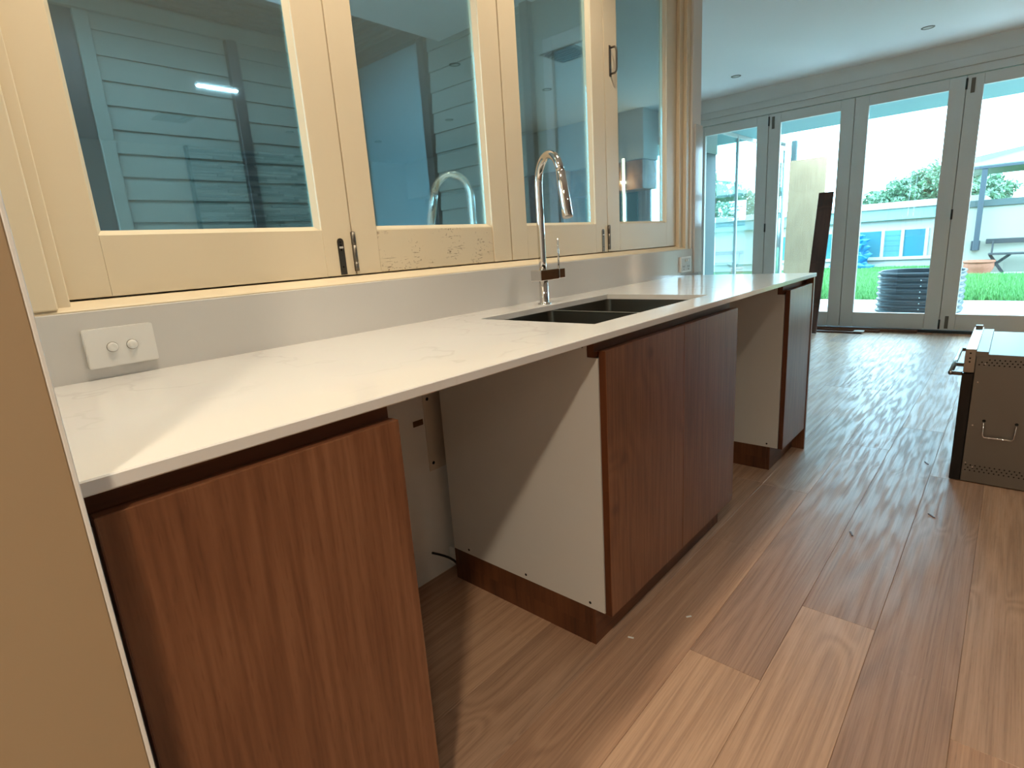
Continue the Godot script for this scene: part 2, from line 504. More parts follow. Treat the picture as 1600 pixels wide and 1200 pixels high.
func shell() -> void:
	# floor: a slab and its boards
	var fl := thing("floor", "timber floor of wide brown boards running towards the glass doors", "floor", Vector3.ZERO, "", "structure")
	part("slab", fl, Vector3(-1.95, -0.14, -2.2), Vector3(6.5, -0.012, 6.75), M.seam)
	var w := 0.18
	var x0 := 0.985 - 0.18 * 17
	var meshes := {}
	for i in 54:
		var xa := x0 + i * w
		if xa + w < -1.94 or xa > 6.40:
			continue
		var u := -2.2 + fposmod(i * 0.7613, 1.9) - 1.9
		if i == 17: u = -2.27 - 1.92 + 1.92
		var cuts := [-2.2]
		# joints the photograph shows
		if i == 16: cuts.append_array([-0.65, 1.213, 3.05, 4.9])
		elif i == 17: cuts.append_array([-0.3, 1.572, 3.45, 5.3])
		elif i == 18: cuts.append_array([-0.9, 0.95, 2.8, 4.7])
		elif i == 15: cuts.append_array([0.2, 2.35, 4.2])
		else:
			var c := -2.2 + 0.3 + fposmod(i * 1.137, 1.7)
			while c < 6.3:
				cuts.append(c)
				c += 1.75 + fposmod(i * 0.391, 0.45)
		cuts.append(6.70)
		for k in cuts.size() - 1:
			if cuts[k + 1] - cuts[k] < 0.1:
				continue
			var hi_x := minf(xa + w, 6.42)
			if hi_x - xa < 0.03:
				continue
			if xa < -0.15 and cuts[k + 1] < 3.1:
				continue
			var st := begin()
			var lo := Vector3(maxf(xa, -1.94) + 0.0002, -0.012, cuts[k] + 0.0002)
			var hi := Vector3(hi_x - 0.0002, 0.0, cuts[k + 1] - 0.0002)
			var c3 := V((lo.x + hi.x) / 2, -0.006, (lo.z + hi.z) / 2)
			# uv: across the board once, along the grain 1.9 m per repeat
			plank(st, c3, Vector3((hi.x - lo.x) / 2, 0.006, (hi.z - lo.z) / 2), Vector2(rng.randf(), rng.randf()), w, 1.9)
			var v := rng.randi() % 4
			if i == 17 and k == 2: v = 2
			if i == 16 and k == 1: v = 1
			obj("plank", st, M.floor[v], fl)
	# ceiling
	tag(part("ceiling", self, Vector3(-1.95, H, -2.3), Vector3(6.5, H + 0.15, 6.95), M.ceiling), "flat white plaster ceiling above the kitchen and living room", "ceiling", "", "structure")
	# window wall round the opening, with the stone upstand
	var wl := thing("wall_left", "painted wall around the cream kitchen windows behind the bench", "wall", Vector3.ZERO, "", "structure")
	part("wall_panel", wl, Vector3(-0.15, 0, -2.2), Vector3(-0.010, 0.985, 3.125), M.wall)
	part("wall_panel", wl, Vector3(-0.15, 2.32, -2.2), Vector3(-0.002, H, 3.125), M.wall)
	part("wall_panel", wl, Vector3(-0.15, 0.985, -2.2), Vector3(-0.002, 2.32, 0.10), M.wall)
	part("wall_panel", wl, Vector3(-0.15, 0.985, 3.01), Vector3(-0.002, 2.32, 3.115), M.wall)
	var ap := thing("access_panel", "square plasterboard patch let into the wall behind the open dishwasher gap", "wall patch")
	part("sheet", ap, Vector3(-0.0105, 0.375, 1.058), Vector3(-0.0065, 0.64, 1.30), M.patch, 0.001)
	for q in [[0.40, 1.075], [0.615, 1.075]]:
		var sc := begin()
		lathe(sc, V(-0.0066, q[0], q[1]), [Vector2(0.006, 0), Vector2(0.005, 0.001), Vector2(0, 0.001)], 8, Vector3.RIGHT)
		obj("screw", sc, M.dark, ap)
	tag(part("wall_stain_plug", self, Vector3(-0.0102, 0.537, 1.012), Vector3(-0.0082, 0.556, 1.052), mat("brown_filler", Color(0.36, 0.25, 0.15), 0.9), 0.001), "small brown smear of filler on the wall in the dishwasher gap", "stain")
	# other walls close the room
	tag(part("wall_back", self, Vector3(-0.15, 0, -2.35), Vector3(6.5, H, -2.2), M.wall), "white wall at the near end of the room behind the camera", "wall", "", "structure")
	var wr := thing("wall_right", "white living room wall opposite the kitchen windows, mirrored in their glass", "wall", Vector3.ZERO, "", "structure")
	part("wall_panel", wr, Vector3(6.35, 0, -2.35), Vector3(6.5, H, 6.85), M.wall)
	tag(part("wall_court", self, Vector3(-1.95, 0, 3.20), Vector3(-0.15, H, 3.30), M.wall), "white wall turning the corner beyond the kitchen windows", "wall", "", "structure")
	tag(part("wall_side", self, Vector3(-1.95, 0, 3.30), Vector3(-1.83, H, 6.85), M.wall), "white side wall left of the folding glass doors", "wall", "", "structure")
	# tall white end panel at the left end of the bench
	var ep := thing("end_panel", "tall beige panel with a thin white edge at the near end of the bench", "panel")
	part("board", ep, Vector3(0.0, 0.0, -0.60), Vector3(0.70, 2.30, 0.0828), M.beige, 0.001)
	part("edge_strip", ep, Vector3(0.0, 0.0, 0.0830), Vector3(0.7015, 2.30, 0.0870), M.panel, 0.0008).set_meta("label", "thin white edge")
	# cover strip at the end of the window wall
	tag(part("trim_1", self, Vector3(-0.15, HB + 0.001, 3.035), Vector3(0.006, 1.632, 3.127), M.splash, 0.002), "upright white stone cover strip at the far end of the window wall", "trim", "", "structure")

func plank(st: SurfaceTool, c: Vector3, h: Vector3, off: Vector2, w: float, len: float) -> void:
	var e := 0.0008
	var uv := func(p: Vector3) -> Vector2: return Vector2((p.x - c.x + h.x) / w, (p.z - c.z) / len) + off
	var t := []
	var b := []
	for k in [[-1, -1], [1, -1], [1, 1], [-1, 1]]:
		t.append(c + Vector3(k[0] * (h.x - e), h.y, k[1] * (h.z - e)))
		b.append(c + Vector3(k[0] * h.x, h.y - e, k[1] * h.z))
	quad(st, t[0], t[1], t[2], t[3], Vector3.UP, uv.call(t[0]), uv.call(t[1]), uv.call(t[2]), uv.call(t[3]))
	for k in 4:
		var l := (k + 1) % 4
		var out: Vector3 = (b[k] + b[l]) / 2 - c + Vector3.UP * 0.01
		out.y = 0.3 * out.length()
		quad(st, t[k], t[l], b[l], b[k], out, uv.call(t[k]), uv.call(t[l]), uv.call(b[l]), uv.call(b[k]))
		var g0: Vector3 = b[k] + Vector3(0, -2 * h.y + e, 0)
		var g1: Vector3 = b[l] + Vector3(0, -2 * h.y + e, 0)
		quad(st, b[k], b[l], g1, g0, Vector3(out.x, 0, out.z), uv.call(b[k]), uv.call(b[l]), uv.call(g1), uv.call(g0))

func windows() -> void:
	var top := 2.27
	# frame: jambs, head, sill with a sloped top
	var fr := thing("trim_2", "cream painted timber frame holding the four kitchen window sashes", "window frame", Vector3.ZERO, "", "structure")
	part("jamb", fr, Vector3(-0.13, 1.0005, 0.098), Vector3(-0.010, 2.32, 0.222), M.cream, 0.003)
	part("stop_bead", fr, Vector3(-0.13, 1.0005, 0.2225), Vector3(-0.026, top + 0.01, 0.2445), M.cream, 0.002)
	part("jamb", fr, Vector3(-0.13, 0.985, 2.960), Vector3(-0.012, 2.32, 3.012), M.cream, 0.003)
	part("stop_bead", fr, Vector3(-0.13, 0.99, 2.915), Vector3(-0.028, top + 0.01, 2.9595), M.cream, 0.003)
	part("head", fr, Vector3(-0.13, top + 0.005, 0.2225), Vector3(-0.002, 2.32, 2.9595), M.cream, 0.003)
	var st := begin()
	prism(st, PackedVector2Array([Vector2(-0.14, 0.985), Vector2(-0.012, 0.985), Vector2(-0.012, 0.996), Vector2(-0.016, 0.9995), Vector2(-0.044, 1.013), Vector2(-0.14, 1.013)]), func(a, b, t): return V(a, b, t), 0.10, 3.01)
	obj("sill", st, M.cream, fr)
	part("sill_light_stop", fr, Vector3(-0.132, 1.0005, 0.2447), Vector3(-0.0836, 1.032, 2.9147), M.cream, 0.002)  # added behind the sashes to block light through the bottom gap
	# stone upstand along the bench
	st = begin()
	prism(st, PackedVector2Array([Vector2(-0.0115, HB), Vector2(0.0, HB), Vector2(0.0, 0.9925), Vector2(-0.0015, 0.994), Vector2(-0.0115, 0.994)]), func(a, b, t): return V(a, b, t), 0.088, 3.034)
	tag(obj("splashback", st, M.splash), "low white stone upstand between the bench and the window sill", "splashback")
	# four sashes: [left, right, stile left inner, stile right inner]
	var S := [[0.2465, 0.9035, 0.320, 0.814], [0.9070, 1.5690, 0.988, 1.476], [1.5735, 2.2270, 1.663, 2.133], [2.2310, 2.9110, 2.333, 2.806]]
	var L := ["kitchen window sash nearest the left end panel, mirroring a stone wall", "kitchen window sash with cracked flaking paint on its bottom rail", "kitchen window sash directly behind the chrome tap", "narrow looking kitchen window sash farthest from the camera, with a pull handle"]
	for k in 4:
		var a = S[k]
		var n := thing("window_%d" % (k + 1), L[k], "window", Vector3.ZERO, "", "structure")
		var f := -0.045
		var bk := -0.083
		part("stile", n, Vector3(bk, 1.017, a[0]), Vector3(f, top, a[2]), M.cream, 0.0007)
		part("stile", n, Vector3(bk, 1.017, a[3]), Vector3(f, top, a[1]), M.cream, 0.0015)
		part("bottom_rail", n, Vector3(bk, 1.017, a[2] + 0.0003), Vector3(f - (0.003 if k == 1 else 0.0), 1.138, a[3] - 0.0003), M.flaky if k == 1 else M.cream, 0.002 if k == 1 else 0.0004)
		part("top_rail", n, Vector3(bk, top - 0.085, a[2] + 0.0003), Vector3(f, top, a[3] - 0.0003), M.cream, 0.002)
		part("pane", n, Vector3(-0.070, 1.139, a[2] + 0.001), Vector3(-0.066, top - 0.086, a[3] - 0.001), M.boost_coat)
		# putty beads, sloping from the face to the pane
		var bd := begin()
		var b := 0.010
		prism(bd, PackedVector2Array([Vector2(-0.0655, 0), Vector2(f - 0.006, 0), Vector2(-0.0655, b)]), func(p, q, t): return V(p, t, a[3] - q), 1.139, top - 0.086)
		obj("glazing_bead", bd, M.cream, n)
		bd = begin()
		prism(bd, PackedVector2Array([Vector2(-0.0655, 0), Vector2(f - 0.006, 0), Vector2(-0.0655, b)]), func(p, q, t): return V(p, t, a[2] + q), 1.139, top - 0.086)
		obj("glazing_bead", bd, M.cream, n)
		bd = begin()
		prism(bd, PackedVector2Array([Vector2(-0.0655, 0), Vector2(f - 0.006, 0), Vector2(-0.0655, b)]), func(p, q, t): return V(p, 1.1385 + q, t), a[2] + 0.001, a[3] - 0.001)
		obj("glazing_bead", bd, M.cream, n)
		if k == 0 or k == 2:
			# flush bolt on the right stile
			var ub: float = 0.8645 if k == 0 else 2.188
			var bt := begin()
			var poly := PackedVector2Array([Vector2(-0.0095, 1.019), Vector2(0.0095, 1.019)])
			for i in 9:
				poly.append(Vector2(cos(PI * i / 8) * 0.0095, 1.107 + sin(PI * i / 8) * 0.0095))
			prism(bt, poly, func(p, q, t): return V(t, q, ub + p), f - 0.001, f + 0.002)
			var bo := obj("flush_bolt", bt, M.nickel, n)
			for q in [[1.106, 0.003], [1.098, 0.0042], [1.086, 0.003], [1.040, 0.0028]]:
				var hl := begin()
				lathe(hl, V(f + 0.0021, q[0], ub), [Vector2(q[1], 0), Vector2(q[1] * 0.8, 0.0006), Vector2(0, 0.0006)], 10, Vector3.RIGHT)
				obj("bolt_hole", hl, M.dark, bo)
			var sl := begin()
			box(sl, Vector3(f + 0.002, 1.089, ub - 0.006), Vector3(f + 0.0045, 1.0945, ub + 0.006), 0.001)
			obj("slide", sl, M.plastic_grey, bo)
			# hinge knuckle in the joint
			var uh: float = 0.9053 if k == 0 else 2.2345
			var hg := begin(true)
			var pr := [Vector2(0, 1.026), Vector2(0.0052, 1.026)]
			for seg in [[1.026, 1.050], [1.0515, 1.096], [1.0975, 1.132]]:
				pr.append_array([Vector2(0.0066, seg[0] + 0.0005), Vector2(0.0066, seg[1] - 0.0005), Vector2(0.0050, seg[1])])
			pr.append_array([Vector2(0.0045, 1.133), Vector2(0, 1.133)])
			lathe(hg, V(f + 0.003, 0, uh), pr, 14)
			obj("hinge", hg, M.nickel, n)
		if k == 3:
			var hd := begin()
			box(hd, Vector3(f - 0.001, 1.745, 2.268), Vector3(f + 0.003, 1.865, 2.284), 0.001)
			var pl := obj("handle", hd, M.nickel, n)
			var gp := begin(true)
			tube(gp, [V(f + 0.002, 1.855, 2.276), V(f + 0.024, 1.855, 2.276), V(f + 0.031, 1.848, 2.276), V(f + 0.033, 1.835, 2.276), V(f + 0.033, 1.775, 2.276), V(f + 0.031, 1.762, 2.276), V(f + 0.024, 1.755, 2.276), V(f + 0.002, 1.755, 2.276)], 0.0042, 10)
			obj("grip", gp, M.nickel, pl)

func folding_doors() -> void:
	var wf := thing("wall_front", "wall strip above the folding glass doors to the garden", "wall", Vector3.ZERO, "", "structure")
	part("wall_panel", wf, Vector3(-1.95, 2.405, D), Vector3(6.5, H, D + 0.12), M.wall)
	part("wall_panel", wf, Vector3(2.16, 0, D), Vector3(6.5, 2.405, D + 0.12), M.wall)
	part("wall_panel", wf, Vector3(-1.95, 0, D), Vector3(-1.62, 2.405, D + 0.12), M.wall)
	var hd := thing("trim_3", "stepped white head casing across the top of the folding glass doors", "trim", Vector3.ZERO, "", "structure")
	part("casing", hd, Vector3(-1.62, 2.335, D - 0.022), Vector3(2.16, 2.405, D + 0.10), M.white_paint, 0.004)
	part("casing", hd, Vector3(-1.62, 2.268, D - 0.010), Vector3(2.16, 2.3345, D + 0.10), M.white_paint, 0.003)
	part("side_casing", hd, Vector3(-1.62, 0.0, D - 0.010), Vector3(-1.602, 2.2675, D + 0.10), M.white_paint, 0.003)
	part("side_casing", hd, Vector3(2.105, 0.0, D - 0.010), Vector3(2.16, 2.2675, D + 0.10), M.white_paint, 0.003)
	tag(part("trim_4", self, Vector3(-1.62, -0.011, D - 0.012), Vector3(2.16, 0.026, D + 0.12), M.dark_frame, 0.003), "dark threshold track under the folding glass doors", "threshold", "", "structure")
	var J := [-1.600, -0.786, 0.012, 0.858, 1.690, 2.103]
	var L := ["leftmost folding glass door, partly hidden by the end of the window wall", "folding glass door with a dark board leaning against it", "folding glass door in front of the corrugated garden bed", "folding glass door at the right edge, in front of the garden bench", "narrow fixed glass door leaf right of the folding doors, outside the picture"]
	for k in 5:
		var a: float = J[k] + 0.002
		var b: float = J[k + 1] - 0.002
		var n := thing("door_%d" % (k + 1), L[k], "glass door", Vector3.ZERO, "", "structure")
		var s := 0.118
		if k == 4: s = 0.06
		var g0 := a + s
		var g1 := b - s
		var u0 := D
		var u1 := D + 0.042
		part("stile", n, Vector3(a, 0.03, u0), Vector3(g0, 2.262, u1), M.white_paint, 0.003)
		part("stile", n, Vector3(g1, 0.03, u0), Vector3(b, 2.262, u1), M.white_paint, 0.003)
		part("bottom_rail", n, Vector3(g0 + 0.0004, 0.03, u0), Vector3(g1 - 0.0004, 0.184, u1), M.white_paint, 0.003)
		part("top_rail", n, Vector3(g0 + 0.0004, 2.166, u0), Vector3(g1 - 0.0004, 2.262, u1), M.white_paint, 0.003)
		part("pane", n, Vector3(g0 + 0.001, 0.1845, u0 + 0.018), Vector3(g1 - 0.001, 2.1655, u0 + 0.024), M.pane)
		if k < 4:
			part("joint_light_stop", n, Vector3(b - 0.012, 0.03, u1 + 0.0002), Vector3(b + 0.016, 2.262, u1 + 0.008), M.dark_frame)  # added behind the joint to stop light leaking between the leaves
		if k in [1, 3]:
			for q in [[2.115, 2.235, 0.030], [0.045, 0.165, 0.040]]:
				part("bolt_plate", n, Vector3(a + q[2], q[0], u0 - 0.003), Vector3(a + q[2] + 0.028, q[1], u0 + 0.001), M.nickel, 0.001)
			for q in [2.195, 1.10, 0.085]:
				var kn := begin(true)
				lathe(kn, V(a - 0.001, q - 0.045, u0 - 0.003), [Vector2(0, 0), Vector2(0.008, 0), Vector2(0.008, 0.09), Vector2(0, 0.09)], 12)
				obj("hinge", kn, M.dark_frame, n)

func cabinet(called: String, label: String, ua: float, ub: float, doors: Array, left_seen := true) -> Node3D:
	var n := thing(called, label, "cabinet")
	var xf := 0.631
	var yb := 0.110
	var yt := 0.8415
	var t := 0.016
	# sides, the near one notched for the finger rail
	for s in [[ua, ua + t], [ub - t, ub]]:
		var st := begin()
		prism(st, PackedVector2Array([Vector2(0.05, yb), Vector2(xf, yb), Vector2(xf, 0.796), Vector2(0.601, 0.796), Vector2(0.601, yt), Vector2(0.05, yt)]), func(a, b, u): return V(a, b, u), s[0], s[1])
		obj("side_panel", st, M.carcass, n)
	part("base_board", n, Vector3(0.05, yb, ua + t), Vector3(xf, yb + t, ub - t), M.carcass)
	part("back_board", n, Vector3(0.05, yb + t, ua + t), Vector3(0.058, yt, ub - t), M.carcass)
	# L-shaped finger rail under the stone
	var rl := begin()
	var prof := PackedVector2Array([Vector2(0.602, 0.797), Vector2(0.624, 0.797), Vector2(0.631, 0.804), Vector2(0.631, 0.812), Vector2(0.622, 0.812), Vector2(0.622, 0.841), Vector2(0.602, 0.841)])
	prism(rl, prof, func(a, b, u): return V(a, b, u), ua - 0.0005, ub + 0.0005)
	obj("finger_rail", rl, M.edge, n)
	# kick board, front and sides
	part("kick_board", n, Vector3(0.584, 0.0, ua + 0.0005), Vector3(0.5995, yb - 0.0005, ub - 0.0005), M.kick, 0.0008, 1)
	part("kick_return", n, Vector3(0.05, 0.0, ua + 0.0005), Vector3(0.5835, yb - 0.0005, ua + 0.016), M.kick, 0.0, 0)
	if left_seen:
		for q in [[0.12, 0.125], [0.36, 0.125], [0.585, 0.125], [0.588, 0.822]]:
			var sc := begin()
			lathe(sc, V(q[0], q[1], ua), [Vector2(0.0042, 0), Vector2(0.0035, 0.0007), Vector2(0, 0.0007)], 8, Vector3(0, 0, 1))
			obj("screw_hole", sc, M.dark, n)
	for k in doors.size() - 1:
		var a: float = doors[k] + 0.0012
		var b: float = doors[k + 1] - 0.0012
		var st := begin()
		box(st, Vector3(0.633, yb - 0.002, a), Vector3(0.652, 0.8145, b), 0.0009, 0, Vector2(rng.randf(), rng.randf()))
		var dr := obj("door", st, M.door, n)
		var eb := begin()
		box(eb, Vector3(0.6333, yb - 0.0015, a - 0.0008), Vector3(0.6512, 0.814, a + 0.0003), 0.0002)
		obj("edge_band", eb, M.edge, dr)
	return n

func bench_run() -> void:
	var B := 0.66
	var L0 := 0.0875
	var L1 := 2.884
	var st := begin()
	var y0 := HB - TH
	var hole := [0.152, 0.558, 1.182, 1.895]
	# front strip with an eased edge, back strip, and the two sides of the sink cut-out
	var e := 0.0018
	prism(st, PackedVector2Array([Vector2(hole[1], y0), Vector2(B - e, y0), Vector2(B, y0 + e), Vector2(B, HB - e), Vector2(B - e, HB), Vector2(hole[1], HB)]), func(a, b, u): return V(a, b, u), L0, L1)
	box(st, Vector3(0.0, y0, L0), Vector3(hole[0], HB, L1))
	box(st, Vector3(hole[0], y0, L0), Vector3(hole[1], HB, hole[2]))
	box(st, Vector3(hole[0], y0, hole[3]), Vector3(hole[1], HB, L1))
	tag(obj("benchtop", st, M.stone), "long white stone benchtop with faint veins and a sink cut-out", "benchtop")
	cabinet("base_cabinet", "near base cabinet with one large walnut look door beside the white end panel", 0.0985, 0.4905, [0.097, 0.490], false)
	cabinet("base_cabinet", "middle base cabinet with two walnut look doors under the sink", 1.080, 1.920, [1.081, 1.5005, 1.919])
	var c := cabinet("base_cabinet", "far base cabinet with one door at the end of the bench", 2.515, 2.862, [2.516, 2.861])
	part("end_board", c, Vector3(0.0, 0.0, 2.8635), Vector3(0.655, y0 - 0.0005, 2.8825), M.door, 0.001)
	# lead and pipe stub at the foot of the wall in the gap
	var cb := begin(true)
	var pts := []
	for i in 15:
		var t := i / 14.0
		pts.append(V(0.006 + 0.05 * sin(t * 5.0) * t + 0.05 * t, 0.10 * (1.0 - t) * (1.0 - t) + 0.0045, 1.02 + 0.16 * t + 0.02 * sin(t * 7.0)))
	tube(cb, pts, 0.004, 8)
	tag(obj("cable", cb, M.cable), "loose black cable on the floor at the back of the dishwasher gap", "cable")
	var vs := begin()
	box(vs, Vector3(-0.0095, 0.02, 1.10), Vector3(0.02, 0.085, 1.165), 0.006)
	var pv := thing("outlet_box", "white outlet box low on the wall behind the sink cabinet", "outlet box")
	obj("body", vs, M.plastic, pv)
	var lid := begin()
	lathe(lid, V(0.0201, 0.052, 1.132), [Vector2(0.02, 0), Vector2(0.019, 0.003), Vector2(0, 0.004)], 16, Vector3.RIGHT)
	obj("cap", lid, M.plastic_grey, pv)

func sink_and_tap() -> void:
	var s := thing("sink", "stainless steel undermount sink with two equal bowls", "sink")
	var y := HB - TH - 0.0005
	var ub := [[1.178, 1.530], [1.547, 1.899]]
	var names := ["bowl", "bowl"]
	for k in 2:
		var cu: float = (ub[k][0] + ub[k][1]) / 2
		var hu: float = (ub[k][1] - ub[k][0]) / 2
		var cx := 0.355
		var hx := 0.208
		var rings := []
		var mids := []
		for q in [[0.0, 0.0, 0.022], [0.0, -0.006, 0.022], [-0.004, -0.150, 0.024], [-0.010, -0.176, 0.026], [-0.028, -0.190, 0.026], [-0.060, -0.194, 0.026]]:
			var ring := []
			for p in rounded(cx, cu, hx + q[0], hu + q[0], q[2] + 0.0, 5):
				ring.append(V(p.x, y + q[1], p.y))
			rings.append(ring)
			mids.append(V(cx, y + q[1], cu))
		var st := begin(true)
		skin(st, rings, mids, true)
		var m: int = rings[-1].size()
		for i in m:
			tri(st, V(cx, y - 0.198, cu), rings[-1][i], rings[-1][(i + 1) % m], Vector3.UP)
		var bw := obj("bowl", st, M.sink, s)
		var dr := begin(true)
		lathe(dr, V(cx, y - 0.1975, cu), [Vector2(0.045, 0), Vector2(0.043, 0.003), Vector2(0.030, 0.003), Vector2(0.024, -0.004), Vector2(0, -0.004)], 20)
		obj("waste", dr, M.chrome, bw)
		# outer shell, hidden in the cabinet
		st = begin(true)
		var outer := []
		for q in [[0.003, 0.0], [0.003, -0.16], [-0.02, -0.2], [-0.06, -0.205]]:
			var ring := []
			for p in rounded(cx, cu, hx + q[0], hu + q[0], 0.026, 5):
				ring.append(V(p.x, y + q[1], p.y))
			outer.append(ring)
		skin(st, outer, [V(cx, y, cu), V(cx, y - 0.16, cu), V(cx, y - 0.2, cu), V(cx, y - 0.205, cu)])
		obj("shell", st, M.sink, s)
	part("divider", s, Vector3(0.150, y - 0.006, 1.530), Vector3(0.560, y, 1.547), M.sink, 0.002)
	# gooseneck mixer
	var base := Vector2(0.098, 1.565)
	var t := thing("kitchen_tap", "tall chrome gooseneck kitchen tap with a square side lever body", "tap")
	var st := begin(true)
	lathe(st, V(base.x, HB, base.y), [Vector2(0.024, 0), Vector2(0.024, 0.004), Vector2(0.0175, 0.0055), Vector2(0.0165, 0.009), Vector2(0.0160, 0.10), Vector2(0.0, 0.10)], 24)
	obj("base", st, M.chrome, t)
	st = begin(true)
	var pts := []
	var d := Vector2(0.917, -0.40)
	for i in 6:
		pts.append(V(base.x, 0.95 + 0.31 * i / 5.0, base.y))
	var R := 0.077
	for i in range(1, 15):
		var a := PI - deg_to_rad(163.0) * i / 14.0
		var o := R + R * cos(a)
		pts.append(V(base.x + d.x * o, 1.26 + R * 1.12 * sin(a), base.y + d.y * o))
	obj_tube("neck", st, pts, 0.0135, t)
	var last: Vector3 = pts[-1]
	var tip := V(0.268, 1.143, 1.491)
	var dir := (tip - last).normalized()
	st = begin(true)
	lathe(st, last, [Vector2(0.0138, 0), Vector2(0.0152, 0.002), Vector2(0.0162, 0.05), Vector2(0.0172, (tip - last).length() - 0.004), Vector2(0.0158, (tip - last).length()), Vector2(0.012, (tip - last).length()), Vector2(0.0, (tip - last).length() - 0.002)], 22, dir)
	obj("spray_head", st, M.chrome, t)
	st = begin()
	box(st, Vector3(base.x - 0.023, 0.9425, 1.524), Vector3(base.x + 0.023, 0.980, 1.628), 0.0018)
	obj("mixer_body", st, M.chrome, t)
	st = begin()
	box(st, Vector3(base.x - 0.0215, 0.9440, 1.634), Vector3(base.x + 0.0215, 0.979, 1.668), 0.002)
	var kb := obj("lever_knob", st, M.chrome, t)
	st = begin(true)
	tube(st, [V(base.x + 0.006, 0.978, 1.650), V(base.x + 0.003, 1.03, 1.655), V(base.x - 0.001, 1.083, 1.660)], 0.0034, 10)
	obj("lever", st, M.chrome, kb)
	st = begin(true)
	lathe(st, V(base.x, 0.961, 1.627), [Vector2(0.014, 0), Vector2(0.014, 0.008)], 16, Vector3(0, 0, -1))
	obj("collar", st, M.dark, t)

func obj_tube(called: String, st: SurfaceTool, pts: Array, r: float, parent: Node) -> void:
	tube(st, pts, r, 20)
	obj(called, st, M.chrome, parent)

func switches() -> void:
	var s := thing("light_switch", "white double light switch with two round buttons on the stone upstand", "light switch")
	var st := begin()
	var pl := rounded(0.3035, 0.9205, 0.0605, 0.0385, 0.004, 3)
	prism(st, pl, func(a, b, t): return V(t, b, a), 0.0, 0.0085)
	obj("plate", st, M.plastic, s)
	st = begin()
	prism(st, rounded(0.3035, 0.9205, 0.0590, 0.0370, 0.004, 3), func(a, b, t): return V(t, b, a), 0.0085, 0.0095)
	obj("face", st, M.plastic, s)
	for u in [0.2875, 0.3215]:
		st = begin(true)
		lathe(st, V(0.0096, 0.9205, u), [Vector2(0.0102, 0), Vector2(0.0102, 0.0004), Vector2(0, 0.0005)], 20, Vector3.RIGHT)
		obj("button_ring", st, M.dark_frame if false else mat("button_gap", Color(0.42, 0.39, 0.34), 0.6), s)
		st = begin(true)
		lathe(st, V(0.0099, 0.9205, u), [Vector2(0.0092, 0), Vector2(0.0090, 0.0035), Vector2(0.0065, 0.0052), Vector2(0.003, 0.0046), Vector2(0, 0.0044)], 20, Vector3.RIGHT)
		obj("button", st, M.plastic, s)
	var g := thing("power_point", "white double power point near the far end of the stone upstand", "power point")
	st = begin()
	prism(st, rounded(2.925, 0.9155, 0.0635, 0.0405, 0.004, 3), func(a, b, t): return V(t, b, a), 0.0, 0.009)
	obj("plate", st, M.plastic, g)
	part("face", g, Vector3(0.0085, 0.882, 2.872), Vector3(0.0096, 0.948, 2.978), M.plastic_grey, 0.0003)
	for u in [2.918, 2.942]:
		part("rocker", g, Vector3(0.0095, 0.930, u - 0.007), Vector3(0.0135, 0.942, u + 0.007), M.plastic, 0.001)
	for u in [2.895, 2.952]:
		for q in [[-0.008, 0.905, 0.5], [0.008, 0.905, -0.5], [0.0, 0.890, 0.0]]:
			st = begin()
			var b := Basis(Vector3.RIGHT, q[2])
			box_at(st, Transform3D(b, V(0.0098, q[1], u + q[0])), Vector3(0.0005, 0.0045, 0.0012))
			obj("socket_slot", st, M.dark, g)

